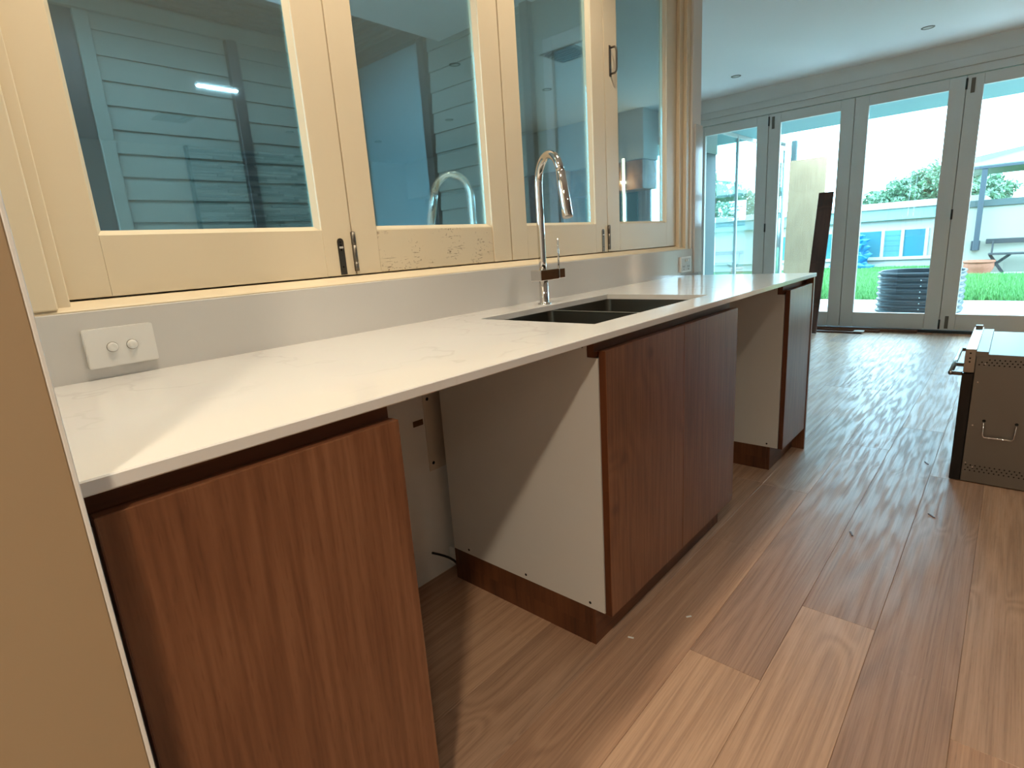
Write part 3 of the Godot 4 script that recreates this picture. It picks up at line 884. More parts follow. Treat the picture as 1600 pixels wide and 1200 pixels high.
func oven() -> void:
	var o := thing("oven", "uninstalled built-in oven standing on the floor, black door towards the bench", "oven")
	var xa := 1.231
	var ua := 2.80
	var ub := 3.396
	var back := 1.80
	part("body", o, Vector3(1.266, 0.004, ua), Vector3(back, 0.5385, ub), M.galv, 0.002)
	part("top_lip", o, Vector3(1.262, 0.528, ua - 0.001), Vector3(1.302, 0.5485, ub + 0.001), M.galv, 0.001)
	part("control_panel", o, Vector3(xa, 0.4615, ua - 0.001), Vector3(1.2655, 0.5560, ub + 0.001), M.steel, 0.0015)
	part("door", o, Vector3(1.229, 0.004, ua), Vector3(1.2655, 0.458, ub), M.black, 0.002)
	part("rear_tab", o, Vector3(1.236, 0.5485, 3.355), Vector3(1.262, 0.569, 3.39), M.galv, 0.001)
	# bar handle on brackets
	var st := begin(true)
	tube(st, [V(1.192, 0.452, ua + 0.012), V(1.192, 0.452, ub - 0.012)], 0.0085, 14)
	var h := obj("handle", st, M.steel, o)
	for u in [ua + 0.02, 3.0, ub - 0.03]:
		st = begin()
		box(st, Vector3(1.1925, 0.4445, u - 0.008), Vector3(1.2288, 0.4595, u + 0.008), 0.002)
		obj("bracket", st, M.nickel, h)
	# lifting wire on the near side
	st = begin(true)
	tube(st, [V(1.316, 0.268, ua + 0.001), V(1.316, 0.262, ua - 0.012), V(1.317, 0.215, ua - 0.014), V(1.322, 0.206, ua - 0.014), V(1.404, 0.206, ua - 0.014), V(1.410, 0.214, ua - 0.014), V(1.413, 0.262, ua - 0.012), V(1.413, 0.268, ua + 0.001)], 0.0030, 8)
	obj("lifting_wire", st, M.chrome, o)
	for x in [1.316, 1.413]:
		st = begin()
		lathe(st, V(x, 0.270, ua - 0.0002), [Vector2(0.006, 0), Vector2(0.005, 0.0006), Vector2(0, 0.0006)], 8, Vector3(0, 0, 1))
		obj("wire_hole", st, M.dark, o)
	for q in [[1.281, 0.425], [1.283, 0.247], [1.276, 0.085], [1.296, 0.50], [1.300, 0.070]]:
		st = begin()
		lathe(st, V(q[0], q[1], ua - 0.0002), [Vector2(0.0034, 0), Vector2(0.0028, 0.0012), Vector2(0, 0.0015)], 8, Vector3(0, 0, 1))
		obj("screw", st, M.chrome, o)
	# rows of vent holes, too small to pick apart
	st = begin()
	for k in 34:
		for row in 3:
			for band in [[0.506, 0.0105], [0.054, 0.0115]]:
				var x: float = 1.278 + k * 0.0150 + (0.0075 if row % 2 else 0.0)
				if band[0] > 0.3 and x < 1.305 and row == 2:
					continue
				lathe(st, V(x, band[0] + row * band[1] - (0.010 if band[0] > 0.3 else 0.0), ua - 0.0003), [Vector2(0.0030, 0), Vector2(0, 0.0001)], 6, Vector3(0, 0, 1))
	obj("vent_holes", st, M.dark, o).set_meta("kind", "stuff")
	for q in [[1.2478, 0.540], [1.2478, 0.520], [1.2478, 0.505]]:
		st = begin()
		lathe(st, V(q[0], q[1], ua - 0.0013), [Vector2(0.0035, 0), Vector2(0, 0.0002)], 8, Vector3(0, 0, 1))
		obj("slot", st, M.dark, o)

func loose_boards() -> void:
	# dark board leaning on the second glass door
	var st := begin()
	var p := V(-0.182, 0.006, 6.30)
	var q := V(-0.182, 1.408, 6.655)
	bar(st, p, q, 0.136, 0.022, 0.0015, Vector3(0, 0, 1))
	tag(obj("timber_board", st, M.walnut), "dark brown timber board leaning upright against the glass door", "board")
	# offcuts on the floor under the doors
	tag(part("floor_offcut", self, Vector3(-0.95, 0.0, 6.43), Vector3(0.262, 0.014, 6.52), M.walnut, 0.001, 2), "dark floor offcut lying nearest the camera below the doors", "offcut", "floor offcuts below the doors")
	var w := thing("white_wood_block", "short white painted block lying at the end of the nearest offcut", "block")
	part("block", w, Vector3(0.19, 0.0145, 6.435), Vector3(0.278, 0.0245, 6.515), M.plastic, 0.002)
	tag(part("floor_offcut", self, Vector3(-0.95, 0.0, 6.545), Vector3(0.40, 0.022, 6.595), M.kick, 0.001, 2), "mid brown floor offcut between the dark one and the long one", "offcut", "floor offcuts below the doors")
	tag(part("floor_offcut", self, Vector3(-0.95, 0.0, 6.61), Vector3(0.70, 0.028, 6.655), M.kick, 0.001, 2), "longest floor offcut, pushed against the threshold of the doors", "offcut", "floor offcuts below the doors")

func debris() -> void:
	for q in [[0.748, 1.335, 0.9, "tiny white paint chip on the floorboards in front of the middle cabinet"], [0.66, 1.16, 0.3, "tiny white paint chip on the floor at the corner of the middle cabinet"]]:
		var st := begin()
		box_at(st, Transform3D(Basis(Vector3.UP, q[2]), V(q[0], 0.0012, q[1])), Vector3(0.008, 0.0012, 0.0025), 0.0005)
		tag(obj("paint_chip", st, M.plastic, self), q[3], "paint chip")
	for q in [[1.26, 2.09, 0.4, "dark wood splinter on the floor midway to the oven"], [1.46, 2.39, 0.7, "dark wood splinter on the floor nearest the oven's lower corner"], [1.39, 2.95, 0.5, "dark wood splinter on the bright floor left of the oven"]]:
		var st := begin()
		box_at(st, Transform3D(Basis(Vector3.UP, q[2]), V(q[0] - 0.25, 0.0015, q[1])), Vector3(0.003, 0.0015, 0.016), 0.0008)
		tag(obj("wood_splinter", st, M.walnut, self), q[3], "splinter")

func downlight(x: float, u: float, label: String, group: String) -> void:
	var n := thing("ceiling_downlight", label, "downlight", V(x, H, u), group)
	var st := begin(true)
	lathe(st, Vector3(0, -0.004, 0), [Vector2(0.034, 0.0035), Vector2(0.036, 0.0), Vector2(0.045, 0.0005), Vector2(0.047, 0.004)], 24)
	obj("trim_ring", st, M.nickel, n)
	st = begin(true)
	lathe(st, Vector3(0, -0.0022, 0), [Vector2(0, 0.0), Vector2(0.034, 0.0)], 20)
	obj("lens", st, M.plastic_grey, n)

func ceiling_lights() -> void:
	var g := "unlit round ceiling downlights"
	downlight(-0.889, 5.987, "small unlit downlight in the ceiling beside the window wall, left of two by the doors", g)
	downlight(0.623, 5.966, "small unlit downlight in the ceiling above the middle folding doors, right of two", g)
	for q in [[2.12, 3.52, "highest downlight mirrored in the flaking second window sash"], [2.13, 4.76, "downlight mirrored in the third window sash below the air vent"], [3.58, 4.79, "middle downlight mirrored in the second window sash among the dark louvres"], [4.99, 4.81, "lowest downlight mirrored at the left of the second window sash"], [5.01, 3.59, "downlight mirrored near the right side of the first window sash"], [3.54, 7.24 - 0.9, "lowest downlight mirrored in the third window sash beside the tap neck"]]:
		downlight(q[0], q[1], q[2], g)
	for q in [[4.97, 2.34, "square air vent mirrored in the first window sash"], [1.39, 4.07, "square air vent mirrored high in the third window sash"]]:
		var v := thing("air_vent", q[2], "air vent", V(q[0], H, q[1]))
		part("frame", v, Vector3(-0.16, -0.006, -0.16), Vector3(0.16, -0.001, 0.16), M.plastic_grey, 0.002)
		for k in 7:
			var st := begin()
			box_at(st, Transform3D(Basis(Vector3.RIGHT, 0.6), Vector3(0, -0.010, -0.12 + k * 0.04)), Vector3(0.13, 0.001, 0.014))
			obj("louvre", st, M.plastic_grey, v)
	# unseen warm lamps light bench and kitchen; the last is an added fill
	var lens := lamp_material("warm_lamp_lens", Color(1.0, 0.86, 0.66), 2.0)
	for q in [[0.42, 0.55, 1.6, "unseen warm ceiling lamp placed to light the near end of the bench, outside the picture"], [0.42, 1.75, 1.1, "unseen warm ceiling lamp placed to light the sink and bench, outside the picture"], [1.72, -0.72, 3.9, "unseen warm ceiling lamp behind the camera, placed to light the floor and cabinet sides"], [3.2, -1.5, 2.3, "added warm fill lamp behind and right of the camera, brightening the shaded cabinet sides"]]:
		var n := thing("unseen_ceiling_lamp", q[3], "ceiling light", V(q[0], H, q[1]), "unseen warm kitchen lamps")
		var st := begin(true)
		lathe(st, Vector3(0, -0.006, 0), [Vector2(0.040, 0.0045), Vector2(0.042, 0.0), Vector2(0.052, 0.0005), Vector2(0.054, 0.006)], 24)
		obj("trim_ring", st, M.plastic, n)
		st = begin(true)
		lathe(st, Vector3(0, -0.003, 0), [Vector2(0, 0.0), Vector2(0.040, 0.0)], 20)
		obj("lens", st, lens, n)
		var l := SpotLight3D.new()
		l.name = "lamp"
		l.position = Vector3(0, -0.02, 0)
		l.rotation_degrees = Vector3(-90, 0, 0)
		l.spot_angle = 70.0
		l.spot_angle_attenuation = 0.6
		l.spot_range = 9.0
		l.spot_attenuation = 2.0
		l.light_color = WARM
		l.light_energy = q[2]
		l.light_size = 0.07
		l.shadow_enabled = true
		n.add_child(l)
	# unseen cool bar lamp, placed for the bright bar mirrored in the first sash
	var ln := thing("unseen_linear_light", "short cool ceiling light out of view, placed for a bright bar mirrored in the first window sash", "ceiling light", V(3.68, H, 2.26))
	part("housing", ln, Vector3(-0.022, -0.02, -0.17), Vector3(0.022, -0.0005, 0.17), M.plastic, 0.002)
	part("diffuser", ln, Vector3(-0.016, -0.023, -0.16), Vector3(0.016, -0.0202, 0.16), lamp_material("cool_light", Color(0.75, 0.92, 1.0), 0.9), 0.0)
	var al := AreaLight3D.new()
	al.name = "lamp"
	al.area_size = Vector2(0.032, 0.32)
	al.position = Vector3(0, -0.026, 0)
	al.rotation_degrees = Vector3(-90, 0, 0)
	al.light_color = Color(0.8, 0.93, 1.0)
	al.light_energy = 0.8
	al.area_range = 8.0
	al.shadow_enabled = true
	ln.add_child(al)

func room_beyond() -> void:
	# stacked stone feature on the living room wall
	var n := thing("stone_feature_wall", "grey stacked stone feature on the living room wall, mirrored in the first window sash", "feature wall")
	part("edge_strip", n, Vector3(6.27, 0.0, 2.885), Vector3(6.349, H - 0.001, 2.915), M.dark_frame)
	var tones := []
	for k in 5:
		var g := 0.50 + 0.055 * k
		tones.append(mat("stone_tone_%d" % k, Color(g, g * 0.985, g * 0.955), 0.85))
	var y := 1.30
	var cnt := 0
	while y < H - 0.02:
		var h := 0.026 + 0.010 * rng.randf()
		var u := 2.918
		while u < 4.95:
			var l := rng.randf_range(0.22, 0.55)
			var st := begin()
			box(st, Vector3(6.30 + rng.randf_range(-0.02, 0.012), y, u), Vector3(6.3485, minf(y + h - 0.003, H - 0.001), minf(u + l, 4.95) - 0.003), 0.003)
			obj("stone", st, tones[rng.randi() % 5], n)
			u += l
			cnt += 1
		y += h
	part("stone_base", n, Vector3(6.31, 0.0, 2.918), Vector3(6.3485, 1.298, 4.947), M.stack)
	# timber wall units with teal panel, right of the folding doors
	var c := thing("tall_cabinet", "timber wall cabinets around a teal panel, mirrored in the fourth window sash", "cabinet")
	for k in 4:
		part("cupboard_door", c, Vector3(1.94 + k * 0.26, 1.66, 6.30), Vector3(1.94 + k * 0.26 + 0.257, 1.985, 6.66), M.oak, 0.002)
	part("teal_panel", c, Vector3(2.20, 0.92, 6.62), Vector3(2.98, 1.655, 6.66), M.teal)
	part("base_unit", c, Vector3(2.20, 0.0, 6.12), Vector3(2.98, 0.90, 6.66), M.oak, 0.002)
	part("tall_door", c, Vector3(2.985, 0.0, 6.12), Vector3(3.60, 1.99, 6.66), M.oak, 0.002)
	part("tall_door", c, Vector3(3.605, 0.0, 6.12), Vector3(4.40, 1.99, 6.66), M.oak, 0.002)
	tag(part("trim_5", self, Vector3(1.93, 1.991, 6.305), Vector3(6.349, H, 6.67), M.wall), "white bulkhead above the timber cabinets by the folding doors", "bulkhead", "", "structure")
	var l := thing("led_strip", "thin vertical lit strip on the cabinets, mirrored in glass and upstand", "strip light")
	part("channel", l, Vector3(2.163, 0.15, 6.27), Vector3(2.19, 2.03, 6.298), M.steel)
	part("diffuser", l, Vector3(2.166, 0.16, 6.262), Vector3(2.187, 2.02, 6.2695), lamp_material("strip_light", Color(1.0, 0.90, 0.75), 8.0))
	for ly in [0.55, 1.15, 1.75]:
		var ol := OmniLight3D.new()
		ol.name = "lamp"
		ol.position = V(2.177, ly, 6.254)
		ol.light_color = Color(1.0, 0.88, 0.70)
		ol.light_energy = 0.13
		ol.light_size = 0.012
		ol.omni_range = 9.0
		ol.omni_attenuation = 2.0
		ol.shadow_enabled = true
		l.add_child(ol, true)

func boards(parent: Node, n: int, y0: float, pitch: float, make: Callable) -> void:
	# lapped weatherboards: make(out, y) -> the two ends' positions for a profile point
	for k in n:
		var st := begin()
		var y := y0 + k * pitch
		prism(st, PackedVector2Array([Vector2(0.0, y), Vector2(0.024, y), Vector2(0.010, y + pitch), Vector2(0.0, y + pitch)]), make, 0.0, 1.0)
		obj("weatherboard", st, M.board, parent)

func courtyard() -> void:
	# wall facing the windows
	var a := thing("trim_6", "pale weatherboard wall across the side court, seen through the first window sash", "outside wall", Vector3.ZERO, "", "structure")
	part("backing", a, Vector3(-3.15, -0.1, -0.6), Vector3(-3.0, 2.95, 3.2), M.board)
	boards(a, 19, -0.02, 0.1405, func(o, y, t): return V(-3.0 + o, y, lerpf(1.20, 3.08, t)))
	part("corner_board", a, Vector3(-3.0, 0, 1.12), Vector3(-2.965, 2.60, 1.199), M.board, 0.003)
	part("fascia", a, Vector3(-3.0, 2.605, -0.6), Vector3(-2.955, 2.70, 3.08), M.board, 0.003)
	part("post", a, Vector3(-2.98, 0, 1.985), Vector3(-2.93, 2.60, 2.06), M.dark_frame, 0.003)
	part("dark_panel", a, Vector3(-3.0, 0, -0.6), Vector3(-2.985, 2.60, 1.118), M.dark_frame)
	# wall across the end of the court
	var b := thing("trim_7", "end wall of the side court with dark framed glass door and weatherboards", "outside wall", Vector3.ZERO, "", "structure")
	part("backing", b, Vector3(-3.0, -0.1, 3.10), Vector3(-0.152, 2.95, 3.195), M.board)
	part("door_glass", b, Vector3(-2.95, 0.05, 3.085), Vector3(-2.16, 2.60, 3.095), mat("reflection_toned_glass", Color(0.50, 0.62, 0.64), 0.05))  # pale colour stands in for reflections on the door glass
	part("door_post", b, Vector3(-2.17, 0, 3.05), Vector3(-2.09, 2.61, 3.10), M.dark_frame, 0.003)
	part("door_head", b, Vector3(-2.98, 2.61, 3.04), Vector3(-0.16, 2.70, 3.10), M.dark_frame, 0.003)
	boards(b, 19, -0.02, 0.1405, func(o, y, t): return V(lerpf(-2.085, -1.17, t), y, 3.10 - o))
	part("corner_post", b, Vector3(-1.165, 0, 3.05), Vector3(-1.10, 2.61, 3.10), M.dark_frame, 0.003)
	part("window_frame", b, Vector3(-1.0, 0.9, 3.06), Vector3(-0.93, 2.3, 3.10), M.out_white, 0.003)
	part("window_frame", b, Vector3(-0.55, 0.9, 3.06), Vector3(-0.48, 2.3, 3.10), M.out_white, 0.003)
	part("window_frame", b, Vector3(-0.93, 2.22, 3.06), Vector3(-0.55, 2.3, 3.10), M.out_white, 0.003)
	part("dark_panel", b, Vector3(-0.475, -0.1, 3.07), Vector3(-0.155, 2.60, 3.10), M.dark_frame)  # added dark backing so reflections in the fourth sash stay visible
	part("window_glass", b, Vector3(-0.93, 0.9, 3.085), Vector3(-0.55, 2.22, 3.095), mat("pale_window_glass", Color(0.55, 0.66, 0.68), 0.08))
	# dark slatted soffit round the court
	var s := thing("slatted_soffit", "black slatted soffit over the side court, at the top of the first two window sashes", "soffit")
	for k in 7:
		part("slat", s, Vector3(-2.94 + k * 0.075, 2.70, -0.6), Vector3(-2.94 + k * 0.075 + 0.035, 2.735, 3.03 - k * 0.075 - 0.05), M.slat, 0.003)
		part("slat", s, Vector3(-2.94 + k * 0.075 + 0.05, 2.70, 3.03 - k * 0.075 - 0.035), Vector3(-0.16, 2.735, 3.03 - k * 0.075), M.slat, 0.003)
	part("lining", s, Vector3(-3.15, 2.80, -0.6), Vector3(-2.38, 2.83, 3.2), M.slat_back)
	part("lining", s, Vector3(-2.38, 2.80, 2.48), Vector3(-0.16, 2.83, 3.2), M.slat_back)
	part("rim", s, Vector3(-2.38, 2.66, -0.6), Vector3(-2.34, 2.83, 2.48), M.slat, 0.003)
	part("rim", s, Vector3(-2.38, 2.66, 2.46), Vector3(-0.16, 2.83, 2.50), M.slat, 0.003)
	tag(part("trim_8", self, Vector3(-3.15, -0.14, -2.4), Vector3(-0.152, -0.1, 3.2), M.court_ground), "unseen ground of the narrow side court outside the windows, kept dark against bounced light", "ground", "", "structure")

func garden() -> void:
	tag(part("ground", self, Vector3(-14, -0.16, 6.805), Vector3(14, -0.012, 9.62), M.concrete), "pale concrete paving outside the folding glass doors", "paving", "", "structure")
	tag(part("ground", self, Vector3(-14, -0.16, 9.62), Vector3(14, -0.012, 40), M.lawn), "garden soil carrying the green lawn", "ground", "", "structure")
	tag(part("paving_strip", self, Vector3(0.5, -0.0118, 13.72), Vector3(8, 0.005, 14.42), M.concrete), "narrow concrete strip along the foot of the pale garden wall", "paving", "", "structure")
	# lawn blades
	var bl := begin()
	for k in 4:
		var an := k * 1.6
		var p := Vector3(cos(an * 2.3), 0, sin(an * 2.3)) * 0.012
		var d := Vector3(cos(an), 0, sin(an))
		var w := d.cross(Vector3.UP) * 0.006
		var t := p + d * 0.022 + Vector3(0, 0.05 + 0.012 * (k % 3), 0)
		tri(bl, p - w, p + w, t, d.cross(w) + Vector3(0, 0.01, 0))
	bl.generate_normals()
	var blade := bl.commit()
	var gm := mat("grass_blade", Color.WHITE, 0.6)
	gm.vertex_color_use_as_albedo = true
	gm.cull_mode = BaseMaterial3D.CULL_DISABLED
	gm.backlight_enabled = true
	gm.backlight = Color(0.2, 0.35, 0.1)
	blade.surface_set_material(0, gm)
	var mm := MultiMesh.new()
	mm.transform_format = MultiMesh.TRANSFORM_3D
	mm.use_colors = true
	mm.mesh = blade
	var N := 42000
	mm.instance_count = N
	for i in N:
		var u := rng.randf_range(9.63, 16.45)
		var x := rng.randf_range(-2.6, 2.6)
		if x > 0.45 and u > 13.68:
			u = rng.randf_range(9.63, 13.7)
		var s := rng.randf_range(0.7, 1.35)
		mm.set_instance_transform(i, Transform3D(Basis(Vector3.UP, rng.randf() * TAU).scaled(Vector3(s, s, s)), V(x, -0.013, u)))
		var g := rng.randf_range(0.75, 1.2)
		mm.set_instance_color(i, Color(0.07 * g, 0.23 * g, 0.05 * g))
	var gi := MultiMeshInstance3D.new()
	gi.name = "lawn_grass"
	gi.multimesh = mm
	add_child(gi)
	tag(gi, "bright green lawn between the paving and the white garden house", "grass", "", "stuff")

	# eaves over the doors
	tag(part("eaves", self, Vector3(-1.36, 2.235, 6.81), Vector3(7, 2.42, 8.0), M.out_blue, 0.004), "pale blue eaves lining just outside the tops of the glass doors", "eaves", "", "structure")

	# glazed side wing left of the doors
	var w := thing("glass_side_wall", "reflective glass wall beside the paving, outside the leftmost folding door", "glass wall")
	part("pane", w, Vector3(-1.400, 0.06, 6.83), Vector3(-1.392, 2.20, 7.44), M.boost_coat_out)
	part("pane", w, Vector3(-1.400, 0.06, 7.475), Vector3(-1.392, 2.20, 9.36), M.boost_coat_out)
	part("mullion", w, Vector3(-1.415, 0.0, 7.442), Vector3(-1.378, 2.23, 7.473), M.out_white, 0.002)
	part("post", w, Vector3(-1.50, 0.0, 9.365), Vector3(-1.385, 2.75, 9.47), M.out_white, 0.003)
	part("head", w, Vector3(-1.415, 2.202, 6.83), Vector3(-1.385, 2.26, 9.36), M.out_white, 0.002)
	part("sill", w, Vector3(-1.415, 0.0, 6.83), Vector3(-1.385, 0.058, 9.36), M.out_white, 0.002)
	part("inner_wall", w, Vector3(-2.5, 0.0, 6.83), Vector3(-2.4, 2.3, 9.3), M.out_band)
	part("roof", w, Vector3(-2.5, 2.30, 6.83), Vector3(-1.37, 2.36, 9.36), M.out_white, 0.004)
	# plywood sheet
	var st := begin()
	var pb := V(-1.085, 0.0, 9.36)
	var pt := V(-1.085, 2.055, 9.45)
	bar(st, pb, pt, 0.50, 0.018, 0.001, Vector3(0, 0, 1))
	tag(obj("plywood_sheet", st, M.ply), "pale plywood sheet standing upright on the paving beside the white post", "plywood sheet")
	tag(part("downpipe", self, Vector3(-1.375, 0.0, 9.60), Vector3(-1.30, 2.36, 9.67), M.out_band, 0.01), "grey green downpipe behind the plywood sheet", "downpipe")

	# white garden house
	var h := thing("garden_house", "low white garden house with blue glass and a flat white roof", "house")
	var U := 16.5
	part("wall", h, Vector3(-8, 0, U + 0.03), Vector3(0.52, 1.13, U + 3), M.out_white)
	part("sill_board", h, Vector3(-8, 0.19, U - 0.05), Vector3(0.52, 0.265, U + 0.03), M.out_white, 0.008)
	part("fascia", h, Vector3(-8, 1.13, U - 0.16), Vector3(0.62, 1.385, U + 3.1), M.out_blue, 0.005)
	part("roof", h, Vector3(-8.2, 1.386, U - 0.22), Vector3(0.70, 1.535, U + 3.3), M.out_white, 0.01)
	var mx := [-3.6, -2.9, -2.2, -1.125, -0.73, -0.255]
	for k in 5:
		var a: float = mx[k] + 0.035
		var b: float = mx[k + 1] - 0.035
		if k == 3:
			var wn := part("window", h, Vector3(a, 0.27, U + 0.015), Vector3(b, 0.885, U + 0.029), M.out_glass)
			for j in 5:
				var sb := begin()
				box_at(sb, Transform3D(Basis(Vector3.RIGHT, 0.35), V((a + b) / 2, 0.335 + j * 0.123, U - 0.005)), Vector3((b - a) / 2 - 0.004, 0.060, 0.004))
				obj("louvre", sb, mat("louvre_glass", Color(0.36, 0.56, 0.58), 0.15), wn)
		else:
			part("window", h, Vector3(a, 0.27, U + 0.015), Vector3(b, 0.885, U + 0.029), M.out_glass)
	for x in mx:
		part("mullion", h, Vector3(x - 0.035, 0.266, U - 0.02), Vector3(x + 0.035, 0.90, U + 0.03), M.out_white, 0.005)
	# blue tarpaulin heap
	st = begin()
	var tn := FastNoiseLite.new()
	tn.seed = 5
	tn.frequency = 3.2
	tn.fractal_octaves = 3
	var rings := []
	var mids := []
	for i in 15:
		var t := i / 14.0
		var ring := []
		var c := V(-1.70, 0.0 + 0.86 * t, 16.13)
		for k in 26:
			var an := TAU * k / 26
			var nz := tn.get_noise_3d(cos(an) * 1.2, t * 2.2, sin(an) * 1.2)
			var rr := (0.27 - 0.06 * t) * (1.0 + 1.1 * nz)
			if i == 14: rr *= 0.3
			ring.append(c + Vector3(cos(an) * rr * 1.2, 0.25 * nz * (0.2 + t * (1.0 - t)), sin(an) * rr * 0.5))
		rings.append(ring)
		mids.append(c)
	skin(st, rings, mids)
	for k in 26:
		tri(st, mids[14], rings[14][k], rings[14][(k + 1) % 26], Vector3.UP)
	tag(obj("tarpaulin", st, M.tarp), "crumpled bright blue tarpaulin heaped against the white garden house", "tarpaulin")

	# corrugated garden bed
	var tk := thing("garden_bed", "round corrugated slate blue steel garden bed on the paving", "garden bed")
	var cx := 0.50
	var cu := 8.54
	st = begin(true)
	rings = []
	mids = []
	var rows := 56
	for i in rows + 1:
		var t := float(i) / rows
		var rr := 0.425 + 0.011 * sin(t * TAU * 7.0)
		var ring := []
		for p in rounded(cx, cu, rr, rr, 0.30, 8):
			ring.append(V(p.x, -0.012 + 0.475 * t, p.y))
		rings.append(ring)
		mids.append(V(cx, 0.45 * t, cu))
	skin(st, rings, mids)
	obj("corrugated_wall", st, M.tank, tk)
	st = begin(true)
	skin(st, [rings[0].duplicate(), rings[rows]].map(func(rg): return rg.map(func(p): return V(cx, p.y, cu) + (p - V(cx, p.y, cu)) * 0.95)), [mids[0], mids[rows]], true)
	obj("liner", st, M.out_grey, tk)
	st = begin(true)
	var rp := []
	for p in rings[rows]:
		rp.append(p)
	rp.append(rp[0])
	tube(st, rp, 0.010, 8, false)
	obj("rim", st, M.out_grey, tk)
	st = begin()
	var rs := rounded(cx, cu, 0.40, 0.40, 0.28, 8)
	for i in rs.size():
		tri(st, V(cx, 0.30, cu), V(rs[i].x, 0.30, rs[i].y), V(rs[(i + 1) % rs.size()].x, 0.30, rs[(i + 1) % rs.size()].y), Vector3.UP)
	obj("soil", st, mat("soil", Color(0.16, 0.12, 0.09), 0.95), tk)
	for k in 6:
		st = begin(true)
		lathe(st, V(0.545, 0.045 + k * 0.068, cu - 0.437), [Vector2(0.008, 0), Vector2(0.006, 0.006), Vector2(0, 0.008)], 8, Vector3(0, 0, 1))
		obj("bolt", st, M.chrome, tk)

	# pale wall at the right with a grey band, a canopy, a bench and a pot before it
	var gw := thing("garden_wall", "pale green garden wall behind the bench at the right edge", "wall")
	part("face", gw, Vector3(0.55, 0.0, 14.42), Vector3(7, 1.25, 14.62), M.out_wall)
	part("capping", gw, Vector3(0.54, 1.2505, 14.38), Vector3(7, 1.375, 14.66), M.out_band, 0.006)
	var cn := thing("garden_canopy", "pale green canvas canopy on a grey post above the garden wall", "canopy")
	part("beam", cn, Vector3(0.35, 1.935, 14.20), Vector3(5.2, 1.985, 14.26), M.out_grey, 0.004)
	part("post", cn, Vector3(0.70, 0.44, 14.21), Vector3(0.785, 1.934, 14.29), M.out_grey, 0.006)
	part("bracket", cn, Vector3(0.665, 0.44, 14.29), Vector3(0.80, 0.62, 14.419), M.out_grey, 0.004)
	st = begin()
	var e0 := V(0.30, 2.0, 14.22)
	var e1 := V(5.2, 2.0, 14.22)
	var e2 := V(5.2, 2.0, 17.2)
	var e3 := V(0.30, 2.0, 17.2)
	var k0 := V(0.42, 2.15, 14.30)
	var k1 := V(2.75, 2.60, 15.7)
	var lo := Vector3(0, 0.012, 0)
	for q in [[e0, k0, k1], [e0, k1, e1], [e1, k1, e2], [e2, k1, e3], [e3, k1, k0], [e3, k0, e0]]:
		var out: Vector3 = (q[0] + q[1] + q[2]) / 3.0 - V(2.75, 1.6, 15.7)
		tri(st, q[0], q[1], q[2], out)
		tri(st, q[0] - lo, q[1] - lo, q[2] - lo, -out)
	for q in [[e0, e1], [e1, e2], [e2, e3], [e3, e0]]:
		var out: Vector3 = (q[0] + q[1]) / 2 - k1
		quad(st, q[0], q[1], q[1] - lo, q[0] - lo, Vector3(out.x, 0, out.z))
	obj("canvas", st, M.canvas, cn)
	st = begin()
	bar(st, V(1.0, 1.975, 14.23), V(2.75, 2.55, 15.68), 0.035, 0.035)
	obj("rafter", st, M.out_grey, cn)
	for x in [4.9]:
		part("post", cn, Vector3(x, 0.006, 14.21), Vector3(x + 0.085, 1.934, 14.29), M.out_grey, 0.006)
	# bench: back board, seat and crossed legs
	var gb := thing("garden_bench", "dark weathered garden bench with crossed legs beside the terracotta pot", "bench")
	part("back_board", gb, Vector3(0.885, 0.555, 14.30), Vector3(2.5, 0.645, 14.335), M.bench_wood, 0.006)
	for x in [0.965, 2.36]:
		st = begin()
		bar(st, V(x + 0.03, 0.36, 14.26), V(x + 0.03, 0.60, 14.298), 0.055, 0.03, 0.003)
		obj("back_post", st, M.bench_wood, gb)
		st = begin()
		bar(st, V(x - 0.08, 0.006, 14.20), V(x + 0.30, 0.352, 14.20), 0.05, 0.035, 0.003, Vector3(0, 0, 1))
		obj("leg", st, M.bench_wood, gb)
		st = begin()
		bar(st, V(x + 0.23, 0.006, 14.16), V(x + 0.01, 0.352, 14.16), 0.05, 0.035, 0.003, Vector3(0, 0, 1))
		obj("leg", st, M.bench_wood, gb)
	for k in 3:
		part("seat_slat", gb, Vector3(0.95, 0.353, 13.98 + k * 0.105), Vector3(2.45, 0.383, 13.98 + k * 0.105 + 0.09), M.bench_wood, 0.004)
	# pot
	st = begin(true)
	lathe(st, V(0.835, 0.0055, 13.985), [Vector2(0, 0), Vector2(0.150, 0), Vector2(0.185, 0.03), Vector2(0.220, 0.09), Vector2(0.232, 0.15), Vector2(0.228, 0.20), Vector2(0.222, 0.215), Vector2(0.242, 0.218), Vector2(0.245, 0.255), Vector2(0.225, 0.258), Vector2(0.205, 0.20), Vector2(0, 0.18)], 28)
	tag(obj("terracotta_pot", st, M.terra), "wide terracotta pot standing at the left end of the garden bench", "pot")
	# trees
	tree("dense green tree rising behind the white garden house", V(-1.9, 0, 26), 4.3, [[-0.9, 1.6, 0.0, 0.9], [0.0, 2.05, 0.3, 0.95], [0.9, 2.35, 0.1, 0.95], [1.7, 2.2, -0.2, 0.9], [-1.7, 1.35, 0.2, 0.7], [2.3, 1.7, 0.3, 0.9], [0.2, 1.5, -0.6, 0.9]], 12000)
	tree("rounded tree farther right behind the garden canopy", V(7.5, 0, 27), 4.0, [[0, 2.4, 0, 1.3], [-1.1, 1.9, 0.2, 1.0], [1.0, 2.0, -0.2, 1.0]], 1800)
	tree("dark tree at the left beyond the glass side wall", V(-7.5, 0, 22), 4.0, [[0, 2.6, 0, 1.2], [-0.9, 2.0, 0.2, 1.0], [1.0, 2.0, -0.2, 1.0]], 2000)

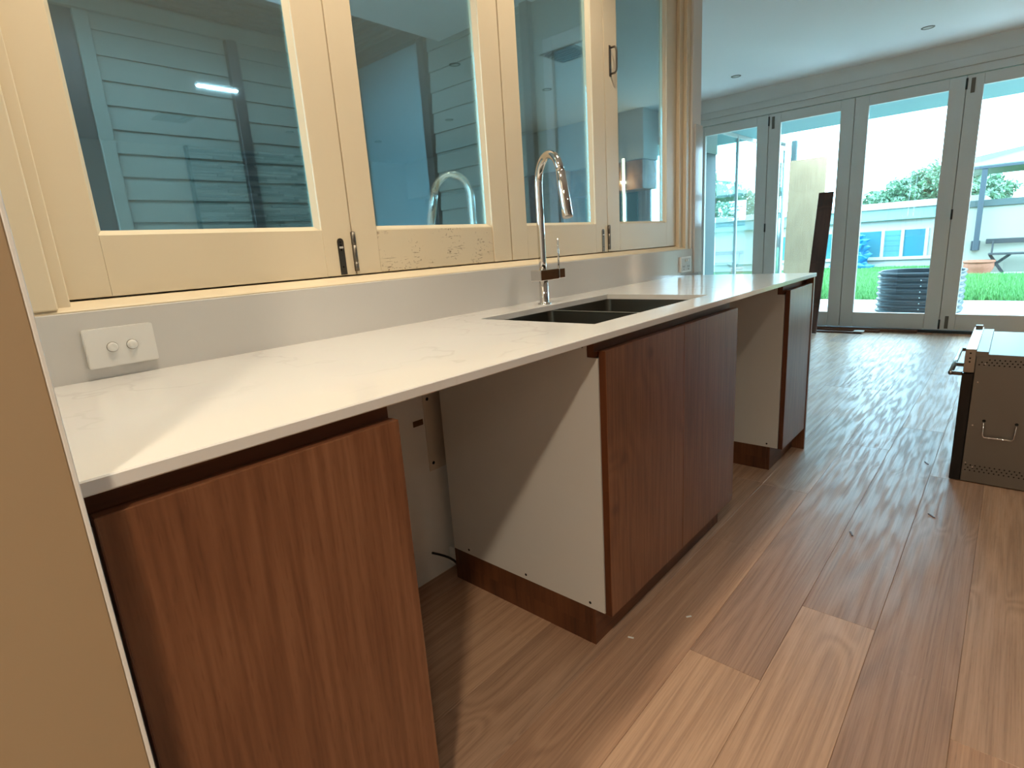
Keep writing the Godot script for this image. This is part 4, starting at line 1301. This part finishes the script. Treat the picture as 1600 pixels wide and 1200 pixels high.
func tree(label: String, at: Vector3, hh: float, blobs: Array, count: int) -> void:
	var n := thing("tree", label, "tree", at)
	var st := begin(true)
	tube(st, [Vector3(0, -0.02, 0), Vector3(0.05, 0.7, 0), Vector3(0.0, 1.4, 0.05), Vector3(0.08, 2.0, 0)], [0.16, 0.13, 0.10, 0.05], 10)
	for b in blobs:
		tube(st, [Vector3(0.02, 1.0, 0), Vector3(b[0] * 0.5, b[1] * 0.8, b[2] * 0.5), Vector3(b[0], b[1], b[2])], [0.07, 0.05, 0.02], 7)
	obj("trunk", st, M.bark, n)
	var lf := begin()
	var l := 0.13
	tri(lf, Vector3(0, 0, 0), Vector3(0.05, 0.015, l * 0.5), Vector3(0, 0, l), Vector3.UP)
	tri(lf, Vector3(0, 0, 0), Vector3(-0.05, 0.015, l * 0.5), Vector3(0, 0, l), Vector3.UP)
	tri(lf, Vector3(0.02, 0.01, -0.02), Vector3(0.10, 0.04, 0.03), Vector3(0.11, 0.0, 0.10), Vector3.UP)
	tri(lf, Vector3(-0.02, 0.01, -0.02), Vector3(-0.10, 0.04, 0.03), Vector3(-0.11, 0.0, 0.10), Vector3.UP)
	lf.generate_normals()
	var mesh := lf.commit()
	mesh.surface_set_material(0, M.leaf)
	var mm := MultiMesh.new()
	mm.transform_format = MultiMesh.TRANSFORM_3D
	mm.use_colors = true
	mm.mesh = mesh
	mm.instance_count = count
	for i in count:
		var b = blobs[i % blobs.size()]
		var d := Vector3(rng.randfn(), rng.randfn(), rng.randfn()).normalized()
		var rr: float = b[3] * pow(rng.randf(), 0.4) * (0.85 + 0.25 * sin(d.x * 5.0 + b[0] * 3.0) * cos(d.y * 6.0))
		var p := Vector3(b[0], b[1], b[2]) + d * rr * Vector3(1, 0.8, 1)
		var basis := Basis.from_euler(Vector3(rng.randf_range(-1.2, 1.2), rng.randf() * TAU, rng.randf_range(-1.2, 1.2))).scaled(Vector3.ONE * rng.randf_range(0.7, 1.3))
		mm.set_instance_transform(i, Transform3D(basis, p))
		var g := rng.randf_range(0.6, 1.3)
		mm.set_instance_color(i, Color(0.12 * g, 0.21 * g, 0.13 * g))
	var mi := MultiMeshInstance3D.new()
	mi.name = "foliage"
	mi.multimesh = mm
	n.add_child(mi)
	mi.set_meta("kind", "stuff")
